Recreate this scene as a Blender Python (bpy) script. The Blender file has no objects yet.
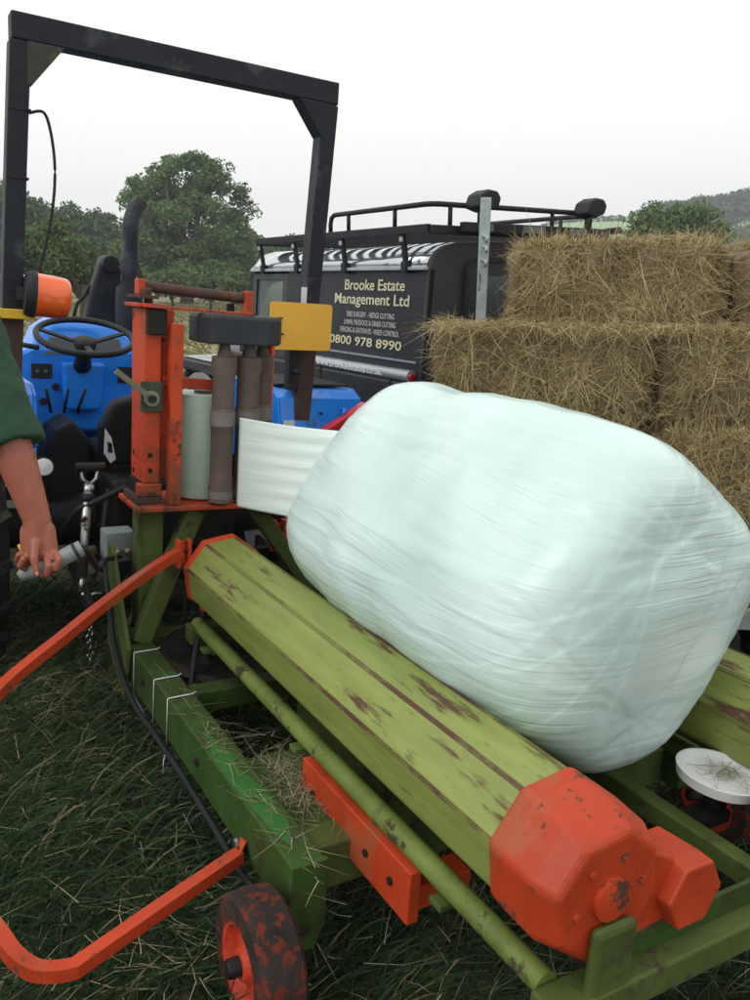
import bpy, math, random
import numpy as np
from mathutils import Vector, Matrix, noise

random.seed(7)
RNG = np.random.default_rng(11)
R = math.radians
scene = bpy.context.scene
COL = scene.collection

# ------------------------------------------------------------------ camera
cam_d = bpy.data.cameras.new('camera')
cam = bpy.data.objects.new('camera', cam_d)
COL.objects.link(cam)
cam_d.sensor_fit = 'VERTICAL'
cam_d.sensor_height = 36.0
cam_d.sensor_width = 27.0
cam_d.lens = 30.6
cam_d.clip_start = 0.05
cam_d.clip_end = 3000
PITCH = math.atan(219 / 850.0)
ROLL = R(0.5)
_fw = Vector((0, math.cos(PITCH), -math.sin(PITCH)))
_rt = Vector((1, 0, 0))
_up = _rt.cross(_fw)
_r2 = _rt * math.cos(ROLL) + _up * math.sin(ROLL)
_u2 = _up * math.cos(ROLL) - _rt * math.sin(ROLL)
EYE = Vector((0, 0, 1.7))
m = Matrix((_r2, _u2, -_fw)).transposed().to_4x4()
m.translation = EYE
cam.matrix_world = m
scene.camera = cam

# ------------------------------------------------------------------ sky and sun (bright overcast evening)
SUN_EL, SUN_AZ = R(46), R(232)          # azimuth clockwise from +Y: behind the camera, to the left
world = bpy.data.worlds.new('World')
scene.world = world
world.use_nodes = True
nt = world.node_tree
nt.nodes.clear()
sky = nt.nodes.new('ShaderNodeTexSky')
sky.sky_type = 'NISHITA'
sky.sun_disc = False
sky.sun_elevation = SUN_EL
sky.sun_rotation = SUN_AZ
sky.air_density = 1.0
sky.dust_density = 4.0
sky.ozone_density = 1.0
hsv = nt.nodes.new('ShaderNodeHueSaturation')
hsv.inputs['Saturation'].default_value = 0.18
bgn = nt.nodes.new('ShaderNodeBackground')
bgn.inputs['Strength'].default_value = 0.10
out = nt.nodes.new('ShaderNodeOutputWorld')
nt.links.new(sky.outputs[0], hsv.inputs['Color'])
# an even white cloud layer veils the clear sky
veil = nt.nodes.new('ShaderNodeMix')
veil.data_type = 'RGBA'
veil.inputs['Factor'].default_value = 0.90
veil.inputs['B'].default_value = (12.6, 12.35, 12.0, 1)
nt.links.new(hsv.outputs[0], veil.inputs['A'])
nt.links.new(veil.outputs['Result'], bgn.inputs['Color'])
nt.links.new(bgn.outputs[0], out.inputs['Surface'])

sun_d = bpy.data.lights.new('sun', 'SUN')
sun_d.energy = 0.9
sun_d.angle = R(30)
sun_d.color = (1.0, 0.97, 0.92)
sun = bpy.data.objects.new('sun', sun_d)
COL.objects.link(sun)
_sd = Vector((math.sin(SUN_AZ) * math.cos(SUN_EL), math.cos(SUN_AZ) * math.cos(SUN_EL), math.sin(SUN_EL)))
sun.rotation_euler = _sd.to_track_quat('Z', 'Y').to_euler()
sun.location = (-6, -6, 12)

vs = scene.view_settings
vs.view_transform = 'Standard'
vs.look = 'None'
vs.exposure = 0.1
vs.gamma = 1.0
vs.use_curve_mapping = False
scene.render.engine = 'CYCLES'
scene.cycles.max_bounces = 6
scene.cycles.diffuse_bounces = 3
scene.cycles.glossy_bounces = 3
scene.cycles.volume_bounces = 0


# ------------------------------------------------------------------ helpers
def srgb(r, g, b):
    def f(c):
        c /= 255.0
        return c / 12.92 if c <= 0.04045 else ((c + 0.055) / 1.055) ** 2.4
    return (f(r), f(g), f(b))


def mat(name, col, rough=0.6, metal=0.0, var=0.18, scale=6.0, rust=0.0, rust_col=(0.075, 0.035, 0.02),
        rust_scale=9.0, bump=0.15, bscale=70.0, coat=0.0, spec=0.5, stretch=(1, 1, 1), dust=0.0,
        dust_col=(0.16, 0.14, 0.1)):
    """painted / weathered surface: colour drift, worn patches, dust, fine relief"""
    M = bpy.data.materials.new(name)
    M.use_nodes = True
    t = M.node_tree
    N, L = t.nodes, t.links
    b = N['Principled BSDF']
    tc = N.new('ShaderNodeTexCoord')
    mp = N.new('ShaderNodeMapping')
    mp.inputs['Scale'].default_value = stretch
    L.new(tc.outputs['Object'], mp.inputs['Vector'])
    n1 = N.new('ShaderNodeTexNoise')
    n1.inputs['Scale'].default_value = scale
    n1.inputs['Detail'].default_value = 8
    n1.inputs['Roughness'].default_value = 0.62
    L.new(mp.outputs[0], n1.inputs['Vector'])
    mr = N.new('ShaderNodeMapRange')
    mr.inputs['From Min'].default_value = 0.3
    mr.inputs['From Max'].default_value = 0.7
    mr.inputs['To Min'].default_value = 1 - var
    mr.inputs['To Max'].default_value = 1 + var
    L.new(n1.outputs['Fac'], mr.inputs['Value'])
    vm = N.new('ShaderNodeVectorMath')
    vm.operation = 'SCALE'
    vm.inputs[0].default_value = col
    L.new(mr.outputs[0], vm.inputs['Scale'])
    cur = vm.outputs[0]
    rgh = None

    def layer(cur, rgh, amount, lcol, sc, seed, lr, detail=9):
        n = N.new('ShaderNodeTexNoise')
        n.noise_dimensions = '4D'
        n.inputs['W'].default_value = seed
        n.inputs['Scale'].default_value = sc
        n.inputs['Detail'].default_value = detail
        n.inputs['Roughness'].default_value = 0.68
        L.new(mp.outputs[0], n.inputs['Vector'])
        rp = N.new('ShaderNodeMapRange')
        rp.inputs['From Min'].default_value = 0.70 - 0.32 * amount
        rp.inputs['From Max'].default_value = 0.74 - 0.28 * amount
        L.new(n.outputs['Fac'], rp.inputs['Value'])
        mx = N.new('ShaderNodeMix')
        mx.data_type = 'RGBA'
        L.new(rp.outputs[0], mx.inputs['Factor'])
        L.new(cur, mx.inputs['A'])
        mx.inputs['B'].default_value = (*lcol, 1)
        return mx.outputs['Result'], rp.outputs[0]
    if dust > 0:
        cur, _ = layer(cur, rgh, dust, dust_col, 4.0, 3.3, 0.9)
    rfac = None
    if rust > 0:
        cur, rfac = layer(cur, rgh, rust, rust_col, rust_scale, 8.1, 0.9)
    L.new(cur, b.inputs['Base Color'])
    b.inputs['Metallic'].default_value = metal
    b.inputs['Specular IOR Level'].default_value = spec
    b.inputs['Coat Weight'].default_value = coat
    b.inputs['Coat Roughness'].default_value = 0.08
    rr = N.new('ShaderNodeMapRange')
    rr.inputs['From Min'].default_value = 0.25
    rr.inputs['From Max'].default_value = 0.75
    rr.inputs['To Min'].default_value = max(0.03, rough - 0.12)
    rr.inputs['To Max'].default_value = min(1.0, rough + 0.12)
    L.new(n1.outputs['Fac'], rr.inputs['Value'])
    if rfac is not None:
        ad = N.new('ShaderNodeMix')
        L.new(rfac, ad.inputs['Factor'])
        L.new(rr.outputs[0], ad.inputs['A'])
        ad.inputs['B'].default_value = 0.9
        L.new(ad.outputs['Result'], b.inputs['Roughness'])
    else:
        L.new(rr.outputs[0], b.inputs['Roughness'])
    if bump > 0:
        n2 = N.new('ShaderNodeTexNoise')
        n2.inputs['Scale'].default_value = bscale
        n2.inputs['Detail'].default_value = 5
        L.new(mp.outputs[0], n2.inputs['Vector'])
        bp = N.new('ShaderNodeBump')
        bp.inputs['Strength'].default_value = bump
        bp.inputs['Distance'].default_value = 0.01
        L.new(n2.outputs['Fac'], bp.inputs['Height'])
        L.new(bp.outputs[0], b.inputs['Normal'])
    return M


def strand_mat(name, stops, rough=0.75, transl=0.25, noise_scale=1.5):
    """blades, straws and leaves: colour from a per-piece random number and a slow drift in space"""
    M = bpy.data.materials.new(name)
    M.use_nodes = True
    t = M.node_tree
    N, L = t.nodes, t.links
    b = N['Principled BSDF']
    at = N.new('ShaderNodeAttribute')
    at.attribute_name = 'rnd'
    tc = N.new('ShaderNodeTexCoord')
    ns = N.new('ShaderNodeTexNoise')
    ns.inputs['Scale'].default_value = noise_scale
    ns.inputs['Detail'].default_value = 3
    L.new(tc.outputs['Object'], ns.inputs['Vector'])
    ma = N.new('ShaderNodeMath')
    ma.operation = 'MULTIPLY_ADD'
    L.new(ns.outputs['Fac'], ma.inputs[0])
    ma.inputs[1].default_value = 0.6
    ma.inputs[2].default_value = -0.3
    ad = N.new('ShaderNodeMath')
    ad.operation = 'ADD'
    ad.use_clamp = True
    L.new(at.outputs['Fac'], ad.inputs[0])
    L.new(ma.outputs[0], ad.inputs[1])
    cr = N.new('ShaderNodeValToRGB')
    el = cr.color_ramp.elements
    for i, (p, c) in enumerate(stops):
        if i < 2:
            el[i].position = p
            el[i].color = (*c, 1)
        else:
            e = el.new(p)
            e.color = (*c, 1)
    L.new(ad.outputs[0], cr.inputs['Fac'])
    L.new(cr.outputs[0], b.inputs['Base Color'])
    b.inputs['Roughness'].default_value = rough
    b.inputs['Specular IOR Level'].default_value = 0.25
    if transl > 0:
        o = N['Material Output']
        tr = N.new('ShaderNodeBsdfTranslucent')
        L.new(cr.outputs[0], tr.inputs['Color'])
        mx = N.new('ShaderNodeMixShader')
        mx.inputs[0].default_value = transl
        L.new(b.outputs[0], mx.inputs[1])
        L.new(tr.outputs[0], mx.inputs[2])
        L.new(mx.outputs[0], o.inputs['Surface'])
    return M


def V(*a):
    return Vector(a)


class MB:
    """collects shapes and links them as one mesh object"""

    def __init__(s):
        s.v, s.f = [], []

    def add(s, vs, fs):
        o = len(s.v)
        s.v += [Vector(x) for x in vs]
        s.f += [tuple(i + o for i in f) for f in fs]
        return s

    def box(s, lo, hi):
        x0, y0, z0 = lo
        x1, y1, z1 = hi
        return s.add([(x0, y0, z0), (x1, y0, z0), (x1, y1, z0), (x0, y1, z0), (x0, y0, z1), (x1, y0, z1), (x1, y1, z1), (x0, y1, z1)],
                     [(3, 2, 1, 0), (4, 5, 6, 7), (0, 1, 5, 4), (1, 2, 6, 5), (2, 3, 7, 6), (3, 0, 4, 7)])

    def bar(s, p, q, w, h, up=(0, 0, 1)):
        """rectangular bar from p to q; h along up, w across"""
        p, q, up = Vector(p), Vector(q), Vector(up)
        d = (q - p).normalized()
        sd = d.cross(up)
        if sd.length < 1e-4:
            sd = d.cross(Vector((1, 0, 0)))
        sd.normalize()
        u = sd.cross(d)
        vs = []
        for c in (p, q):
            for a, b in ((-1, -1), (1, -1), (1, 1), (-1, 1)):
                vs.append(c + sd * (a * w / 2) + u * (b * h / 2))
        return s.add(vs, [(3, 2, 1, 0), (4, 5, 6, 7), (0, 1, 5, 4), (1, 2, 6, 5), (2, 3, 7, 6), (3, 0, 4, 7)])

    def tube(s, path, r, n=10, caps=True, square=False, twist=0.0, up=(0, 0, 1)):
        P = [Vector(p) for p in path]
        rs = r if isinstance(r, (list, tuple)) else [r] * len(P)
        rings = []
        for i, c in enumerate(P):
            d = (P[min(i + 1, len(P) - 1)] - P[max(i - 1, 0)]).normalized()
            u = Vector(up)
            sd = d.cross(u)
            if sd.length < 1e-3:
                sd = d.cross(Vector((0, 1, 0)))
            sd.normalize()
            u = sd.cross(d)
            ring = []
            k = 4 if square else n
            for j in range(k):
                a = 2 * math.pi * j / k + (math.pi / 4 if square else 0) + twist
                ring.append(c + (sd * math.cos(a) + u * math.sin(a)) * rs[i] * (math.sqrt(2) if square else 1))
            rings.append(ring)
        return s.loft(rings, caps)

    def loft(s, rings, caps=True, closed=True):
        n = len(rings[0])
        vs = [p for r in rings for p in r]
        fs = []
        for i in range(len(rings) - 1):
            for j in range(n if closed else n - 1):
                a, b = i * n + j, i * n + (j + 1) % n
                fs.append((a, b, b + n, a + n))
        if caps:
            fs.append(tuple(range(n - 1, -1, -1)))
            fs.append(tuple(range((len(rings) - 1) * n, len(rings) * n)))
        return s.add(vs, fs)

    def lathe(s, prof, c, axis=(0, 0, 1), n=24, caps=True):
        """prof: (radius, height) pairs along axis from c"""
        ax = Vector(axis).normalized()
        q = ax.to_track_quat('Z', 'Y')
        c = Vector(c)
        rings = []
        for r, h in prof:
            rings.append([c + q @ Vector((r * math.cos(2 * math.pi * j / n), r * math.sin(2 * math.pi * j / n), h)) for j in range(n)])
        return s.loft(rings, caps)

    def prism(s, poly, ext):
        """flat polygon (3d points) extruded by vector ext"""
        P = [Vector(p) for p in poly]
        e = Vector(ext)
        return s.loft([P, [p + e for p in P]])

    def ball(s, c, r, n=10, sc=(1, 1, 1)):
        c = Vector(c)
        rings = []
        for i in range(1, n):
            t = math.pi * i / n
            rings.append([c + Vector((r * sc[0] * math.sin(t) * math.cos(2 * math.pi * j / (2 * n)), r * sc[1] * math.sin(t) * math.sin(2 * math.pi * j / (2 * n)), -r * sc[2] * math.cos(t))) for j in range(2 * n)])
        return s.loft(rings)

    def capsule(s, p, q, r1, r2, n=14, flat_q=False, oval=1.0, side=(0, 0, 1)):
        p, q = Vector(p), Vector(q)
        d = (q - p).normalized()
        a = d.cross(Vector(side))
        if a.length < 1e-3:
            a = d.cross(Vector((0, 1, 0)))
        a.normalize()
        b = a.cross(d)
        rings = []
        K = 5

        def ring(c, r):
            return [c + (a * math.cos(2 * math.pi * j / n) * oval + b * math.sin(2 * math.pi * j / n)) * r for j in range(n)]
        for i in range(K):
            t = math.pi / 2 * (i + 0.3) / (K + 0.3)
            rings.append(ring(p - d * r1 * math.cos(t), r1 * math.sin(t)))
        for i in range(5):
            t = i / 4
            rings.append(ring(p.lerp(q, t), r1 + (r2 - r1) * t))
        if not flat_q:
            for i in range(K):
                t = math.pi / 2 * (i + 0.7) / (K + 0.3)
                rings.append(ring(q + d * r2 * math.sin(t) * 0.999, r2 * math.cos(t)))
        return s.loft(rings)

    def build(s, name, material, parent=None, org=(0, 0, 0), smooth=False, bevel=0.0, seg=2, angle=None):
        me = bpy.data.meshes.new(name)
        o3 = Vector(org)
        me.from_pydata([tuple(p - o3) for p in s.v], [], s.f)
        me.materials.append(material)
        import bmesh
        bm = bmesh.new()
        bm.from_mesh(me)
        bmesh.ops.recalc_face_normals(bm, faces=bm.faces)
        bm.to_mesh(me)
        bm.free()
        o = bpy.data.objects.new(name, me)
        COL.objects.link(o)
        if parent:
            o.parent = parent
        if smooth:
            me.shade_smooth()
            if angle:
                me.set_sharp_from_angle(angle=R(angle))
        if bevel > 0:
            bv = o.modifiers.new('bevel', 'BEVEL')
            bv.width = bevel
            bv.segments = seg
            bv.limit_method = 'ANGLE'
            bv.angle_limit = R(35)
        return o


def np_mesh(name, verts, faces, material, parent=None, rnd=None, smooth=False):
    """verts (n,3), faces (m,k) arrays"""
    me = bpy.data.meshes.new(name)
    verts = np.ascontiguousarray(verts, dtype=np.float32)
    faces = np.ascontiguousarray(faces, dtype=np.int32)
    m_, k = faces.shape
    me.vertices.add(len(verts))
    me.vertices.foreach_set('co', verts.ravel())
    me.loops.add(m_ * k)
    me.loops.foreach_set('vertex_index', faces.ravel())
    me.polygons.add(m_)
    me.polygons.foreach_set('loop_start', np.arange(0, m_ * k, k, dtype=np.int32))
    if rnd is not None:
        a = me.attributes.new('rnd', 'FLOAT', 'POINT')
        a.data.foreach_set('value', np.ascontiguousarray(rnd, dtype=np.float32))
    me.update(calc_edges=True)
    me.validate()
    me.materials.append(material)
    if smooth:
        me.shade_smooth()
    o = bpy.data.objects.new(name, me)
    COL.objects.link(o)
    if parent:
        o.parent = parent
    return o


def tag(o, label=None, cat=None, group=None, kind=None):
    if label:
        o['label'] = label
    if cat:
        o['category'] = cat
    if group:
        o['group'] = group
    if kind:
        o['kind'] = kind
    return o


def empty(name, mw=None, loc=(0, 0, 0)):
    o = bpy.data.objects.new(name, None)
    o.empty_display_size = 0.2
    COL.objects.link(o)
    if mw is not None:
        o.matrix_world = mw
    else:
        o.location = loc
    return o


def dup(o, name, parent, off):
    """a copy of a part (with its pieces), moved by off"""
    c = o.copy()
    c.name = name
    COL.objects.link(c)
    c.parent = parent
    c.location = Vector(o.location) + Vector(off)
    for ch in list(o.children):
        g = ch.copy()
        COL.objects.link(g)
        g.parent = c
    return c


def strands(pts, dirs, nrm, length, width, bend, segs=2):
    """thin curved ribbons: returns verts, quads, strand index per vertex"""
    n = len(pts)
    side = np.cross(dirs, nrm)
    side /= np.linalg.norm(side, axis=1, keepdims=True) + 1e-9
    vs = []
    for i in range(segs + 1):
        t = i / segs
        c = pts + dirs * (length * t)[:, None] + bend * (t * t)
        w = (width * (1 - 0.75 * t))[:, None]
        vs.append(c - side * w)
        vs.append(c + side * w)
    A = np.stack(vs, 1).reshape(-1, 3)
    k = 2 * (segs + 1)
    base = np.arange(n)[:, None] * k
    q = []
    for i in range(segs):
        q.append(base + np.array([2 * i, 2 * i + 1, 2 * i + 3, 2 * i + 2]))
    F = np.stack(q, 1).reshape(-1, 4)
    return A, F, np.repeat(np.arange(n), k)


def bez(pts, n=6):
    """Catmull-Rom through points"""
    P = [Vector(p) for p in pts]
    Q = [P[0]] + P + [P[-1]]
    o_ = []
    for i in range(1, len(Q) - 2):
        for k_ in range(n):
            t = k_ / n
            a, b_, c_, d_ = Q[i - 1], Q[i], Q[i + 1], Q[i + 2]
            o_.append(0.5 * ((2 * b_) + (c_ - a) * t + (2 * a - 5 * b_ + 4 * c_ - d_) * t * t + (3 * b_ - a - 3 * c_ + d_) * t ** 3))
    o_.append(P[-1])
    return o_


def unit(a):
    return a / (np.linalg.norm(a, axis=1, keepdims=True) + 1e-9)


# the sloping patch of field the tractor and the wrapper stand on: heading 30.5 degrees to the left, falling 4 degrees to the right
HEAD = R(30.5)
TILT = R(4.0)
_vv = Vector((-math.sin(HEAD), math.cos(HEAD), 0))
_u0 = Vector((math.cos(HEAD), math.sin(HEAD), 0))
_uu = _u0 * math.cos(TILT) - Vector((0, 0, 1)) * math.sin(TILT)
_ww = Vector((0, 0, 1)) * math.cos(TILT) + _u0 * math.sin(TILT)


def slope_frame(org):
    mw = Matrix((_uu, _vv, _ww)).transposed().to_4x4()
    mw.translation = _uu * org[0] + _vv * org[1] + _ww * org[2]
    return mw


def gh(x, y):
    """height of the ground"""
    x = np.asarray(x, float)
    y = np.asarray(y, float)
    u = x * math.cos(HEAD) + y * math.sin(HEAD)
    h = np.interp(u, [-3, -1.2, 2.05, 2.7, 6], [0.08, 0.084, -0.143, -0.07, -0.07])
    d = np.hypot(x, y)
    fade = np.clip(1 - (d - 9) / 14, 0, 1)
    bumps = 0.012 * np.sin(x * 3.1 + 1.3 * np.sin(y * 2.3)) * np.sin(y * 2.7 + 0.5)
    far = np.clip((d - 30) / 60, 0, 1)
    return h * fade + bumps * np.clip(1 - d / 30, 0, 1) * 0.6 - 0.03 * (1 - fade) * 0


# ------------------------------------------------------------------ materials
M = {}
M['ground'] = mat('soil_and_thatch', (0.032, 0.034, 0.016), 0.95, var=0.45, scale=3.0, bump=0.6, bscale=40, rust=0.45, rust_col=(0.14, 0.115, 0.05), rust_scale=0.35)
M['black'] = mat('black_steel', (0.018, 0.02, 0.024), 0.55, spec=0.22, var=0.3, dust=0.25, dust_col=(0.05, 0.05, 0.045))
M['rops'] = mat('roll_bar_paint', (0.016, 0.019, 0.027), 0.5, spec=0.22, var=0.35, scale=5, dust=0.5, dust_col=(0.05, 0.055, 0.06), rust=0.12, rust_col=(0.07, 0.06, 0.025), bump=0.12)
M['moss'] = mat('mossy_black_paint', (0.035, 0.04, 0.03), 0.7, var=0.35, rust=0.5, rust_col=(0.09, 0.09, 0.03), rust_scale=14)
M['rustbrown'] = mat('rusty_post', (0.055, 0.03, 0.022), 0.8, var=0.4, rust=0.35, rust_col=(0.11, 0.045, 0.02))
M['blue'] = mat('tractor_blue', srgb(16, 128, 232), 0.35, var=0.12, coat=0.4, dust=0.2, dust_col=(0.03, 0.13, 0.42), bump=0.03)
M['bluel'] = M['blue']
M['greyplastic'] = mat('grey_plastic', (0.10, 0.115, 0.12), 0.55, var=0.2)
M['rubber'] = mat('tyre_rubber', (0.014, 0.014, 0.015), 0.85, spec=0.22, var=0.3, dust=0.4, dust_col=(0.05, 0.045, 0.035), bump=0.3)
M['greasy'] = mat('greasy_casting', (0.016, 0.015, 0.014), 0.5, spec=0.22, var=0.5, rust=0.4, rust_col=(0.04, 0.028, 0.02), bump=0.4, bscale=30)
M['seat'] = mat('seat_vinyl', (0.016, 0.017, 0.019), 0.5, spec=0.22, var=0.2, bump=0.1)
M['chrome'] = mat('worn_chrome', (0.42, 0.42, 0.41), 0.35, metal=1.0, var=0.3, rust=0.3, rust_col=(0.05, 0.035, 0.025))
M['galv'] = mat('galvanised_steel', (0.36, 0.41, 0.42), 0.5, metal=0.55, var=0.25, scale=18, dust=0.2, dust_col=(0.2, 0.22, 0.21))
M['orange'] = mat('orange_paint', srgb(188, 66, 28), 0.55, spec=0.35, var=0.22, rust=0.42, rust_col=(0.07, 0.032, 0.02), rust_scale=14, dust=0.5, dust_col=(0.26, 0.055, 0.022), bump=0.12)
M['orangeclean'] = mat('orange_guard_paint', srgb(176, 60, 28), 0.5, spec=0.35, var=0.2, rust=0.36, rust_col=(0.10, 0.042, 0.026), rust_scale=20, dust=0.5, dust_col=(0.36, 0.075, 0.03), bump=0.1)
M['green'] = mat('wrapper_green', srgb(50, 76, 28), 0.55, spec=0.35, var=0.3, rust=0.36, rust_col=(0.04, 0.034, 0.018), dust=0.62, dust_col=srgb(50, 58, 27), bump=0.2, rust_scale=8)
M['greenbright'] = mat('fresh_green_overpaint', srgb(40, 98, 34), 0.55, var=0.15, rust=0.42, rust_col=srgb(74, 96, 40), rust_scale=9, dust=0.2, dust_col=(0.05, 0.045, 0.025))
M['greenb'] = mat('wrapper_green_worn', srgb(74, 88, 40), 0.65, spec=0.3, var=0.3, rust=0.42, rust_col=(0.045, 0.04, 0.022), dust=0.5, dust_col=srgb(72, 80, 42), bump=0.2)
M['roller'] = mat('roller_green', srgb(130, 142, 72), 0.45, var=0.16, scale=4, stretch=(7, 1.0, 7), rust=0.44, rust_col=(0.085, 0.045, 0.025), rust_scale=1.9, dust=0.4, dust_col=srgb(120, 138, 60), bump=0.08)
M['tubegreen'] = mat('tube_green', srgb(104, 120, 56), 0.55, spec=0.35, var=0.3, rust=0.42, rust_col=(0.05, 0.04, 0.022), rust_scale=11, dust=0.5, dust_col=srgb(88, 98, 48), bump=0.15)
M['frol'] = mat('film_roller_rubber', (0.115, 0.088, 0.070), 0.75, var=0.25, scale=14, bump=0.2)
M['frol2'] = mat('film_roller_band', (0.17, 0.155, 0.145), 0.7, var=0.2, scale=14, bump=0.15)
M['cover'] = mat('gear_cover_plastic', (0.035, 0.04, 0.047), 0.6, spec=0.22, var=0.25, dust=0.35, dust_col=(0.07, 0.075, 0.08))
M['filmroll'] = mat('film_roll', srgb(176, 202, 186), 0.4, var=0.08, stretch=(1, 1, 30), bump=0.06)
M['white'] = mat('white_plastic', (0.66, 0.69, 0.7), 0.5, var=0.1, dust=0.15)
M['yellow'] = mat('yellow_plate', srgb(230, 176, 62), 0.5, var=0.06, rust=0.06, bump=0.04)
M['yellowp'] = mat('yellow_paint', srgb(214, 176, 40), 0.5, var=0.1)
M['lens'] = mat('orange_lens', (0.85, 0.13, 0.015), 0.2, var=0.12, coat=0.6, bump=0.0)
M['red'] = mat('red_plastic', srgb(190, 22, 30), 0.35, var=0.12, coat=0.3, bump=0.02)
M['decal'] = mat('white_decal', (0.62, 0.66, 0.7), 0.5, var=0.15, bump=0)
M['hosegrey'] = mat('grey_hose', (0.20, 0.23, 0.24), 0.5, var=0.15, bump=0.05)
M['brass'] = mat('dull_steel', (0.20, 0.19, 0.13), 0.45, metal=0.6, var=0.2)
M['lrbody'] = mat('dark_grey_bodywork', (0.027, 0.029, 0.034), 0.42, spec=0.22, var=0.12, dust=0.25, dust_col=(0.035, 0.035, 0.036), bump=0.03, coat=0.15)
M['lrpanel'] = mat('dark_sign_panel', (0.021, 0.024, 0.030), 0.4, spec=0.22, var=0.12, bump=0.02)
M['lrrear'] = mat('rear_bodywork', (0.045, 0.046, 0.05), 0.5, spec=0.22, var=0.15, bump=0.03, dust=0.3, dust_col=(0.06, 0.06, 0.06))
M['lrroof'] = mat('pale_glossy_roof', (0.50, 0.54, 0.58), 0.07, metal=0.8, var=0.06, bump=0.0, coat=1.0)
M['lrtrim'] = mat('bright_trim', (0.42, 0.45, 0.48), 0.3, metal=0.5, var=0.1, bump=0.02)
M['lettering'] = mat('cream_lettering', (0.62, 0.60, 0.40), 0.5, var=0.05, bump=0)
M['letteringw'] = mat('pale_lettering', (0.48, 0.48, 0.46), 0.5, var=0.05, bump=0)
M['webtext'] = mat('web_lettering', (0.85, 0.87, 0.88), 0.5, var=0.05, bump=0)
M['bark'] = mat('bark', (0.04, 0.032, 0.024), 0.95, var=0.4, bump=0.5, bscale=12)
M['skin'] = mat('skin', srgb(150, 84, 66), 0.5, var=0.14, scale=22, bump=0.12, bscale=120, dust=0.3, dust_col=srgb(128, 62, 52))
M['shirt'] = mat('green_shirt', srgb(34, 66, 44), 0.9, var=0.2, scale=10, bump=0.3, bscale=160)
M['trousers'] = mat('dark_trousers', (0.03, 0.033, 0.045), 0.9, var=0.2, bump=0.3, bscale=120)
M['hair'] = mat('brown_hair', (0.035, 0.022, 0.014), 0.7, var=0.4, bump=0.6, bscale=60)
M['boot'] = mat('boot_leather', (0.03, 0.022, 0.016), 0.6)
M['hillgrass'] = mat('hill_grass', srgb(150, 178, 132), 0.95, var=0.2, scale=0.02, rust=0.5, rust_col=srgb(112, 150, 104), rust_scale=0.012, bump=0)
M['haycore'] = mat('hay_core', (0.19, 0.145, 0.08), 0.95, var=0.5, scale=14, bump=0.8, bscale=60)
M['haytop'] = strand_mat('hay_strands', [(0.0, (0.12, 0.085, 0.04)), (1.0, (0.78, 0.68, 0.42)), (0.3, (0.34, 0.255, 0.13)), (0.6, (0.55, 0.44, 0.235)), (0.85, (0.56, 0.51, 0.28))], 0.7, 0.25, 3.0)
M['straw'] = strand_mat('dry_straw', [(0.0, (0.13, 0.105, 0.055)), (1.0, (0.46, 0.42, 0.29)), (0.5, (0.27, 0.23, 0.13))], 0.7, 0.15)
M['grass'] = strand_mat('grass_blades', [(0.0, (0.016, 0.036, 0.015)), (1.0, (0.30, 0.27, 0.155)), (0.35, (0.032, 0.068, 0.026)), (0.68, (0.056, 0.098, 0.038)), (0.85, (0.13, 0.135, 0.07))], 0.6, 0.25, 0.9)
M['meadowgrass'] = strand_mat('meadow_blades', [(0.0, (0.06, 0.09, 0.03)), (1.0, (0.42, 0.36, 0.19)), (0.4, (0.20, 0.19, 0.08)), (0.7, (0.30, 0.26, 0.12))], 0.7, 0.2, 0.12)
M['meadow'] = mat('meadow_ground', (0.21, 0.19, 0.09), 0.95, var=0.35, scale=0.25, bump=0, rust=0.45, rust_col=(0.10, 0.15, 0.05), rust_scale=0.08)
M['leaf_oak'] = strand_mat('oak_leaves', [(0.0, (0.045, 0.09, 0.034)), (1.0, (0.18, 0.27, 0.085)), (0.5, (0.10, 0.175, 0.056))], 0.6, 0.3, 0.35)
M['leaf_dark'] = strand_mat('dark_leaves', [(0.0, (0.03, 0.066, 0.026)), (1.0, (0.125, 0.20, 0.062)), (0.5, (0.065, 0.122, 0.043))], 0.6, 0.25, 0.3)
M['leaf_light'] = strand_mat('light_leaves', [(0.0, (0.05, 0.085, 0.034)), (1.0, (0.18, 0.24, 0.09)), (0.5, (0.10, 0.155, 0.055))], 0.6, 0.3, 0.4)
M['leaf_far'] = strand_mat('far_leaves', [(0.0, (0.05, 0.075, 0.045)), (1.0, (0.13, 0.16, 0.08)), (0.5, (0.08, 0.11, 0.06))], 0.8, 0.2, 0.05)


def glass_mat():
    g = bpy.data.materials.new('window_glass')
    g.use_nodes = True
    t = g.node_tree
    b = t.nodes['Principled BSDF']
    b.inputs['Base Color'].default_value = (0.55, 0.62, 0.6, 1)
    b.inputs['Roughness'].default_value = 0.03
    b.inputs['Transmission Weight'].default_value = 0.9
    b.inputs['IOR'].default_value = 1.1
    return g


M['glass'] = glass_mat()
M['darkglass'] = mat('tinted_glass', (0.03, 0.04, 0.05), 0.08, var=0.05, bump=0, coat=0.5)


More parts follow.
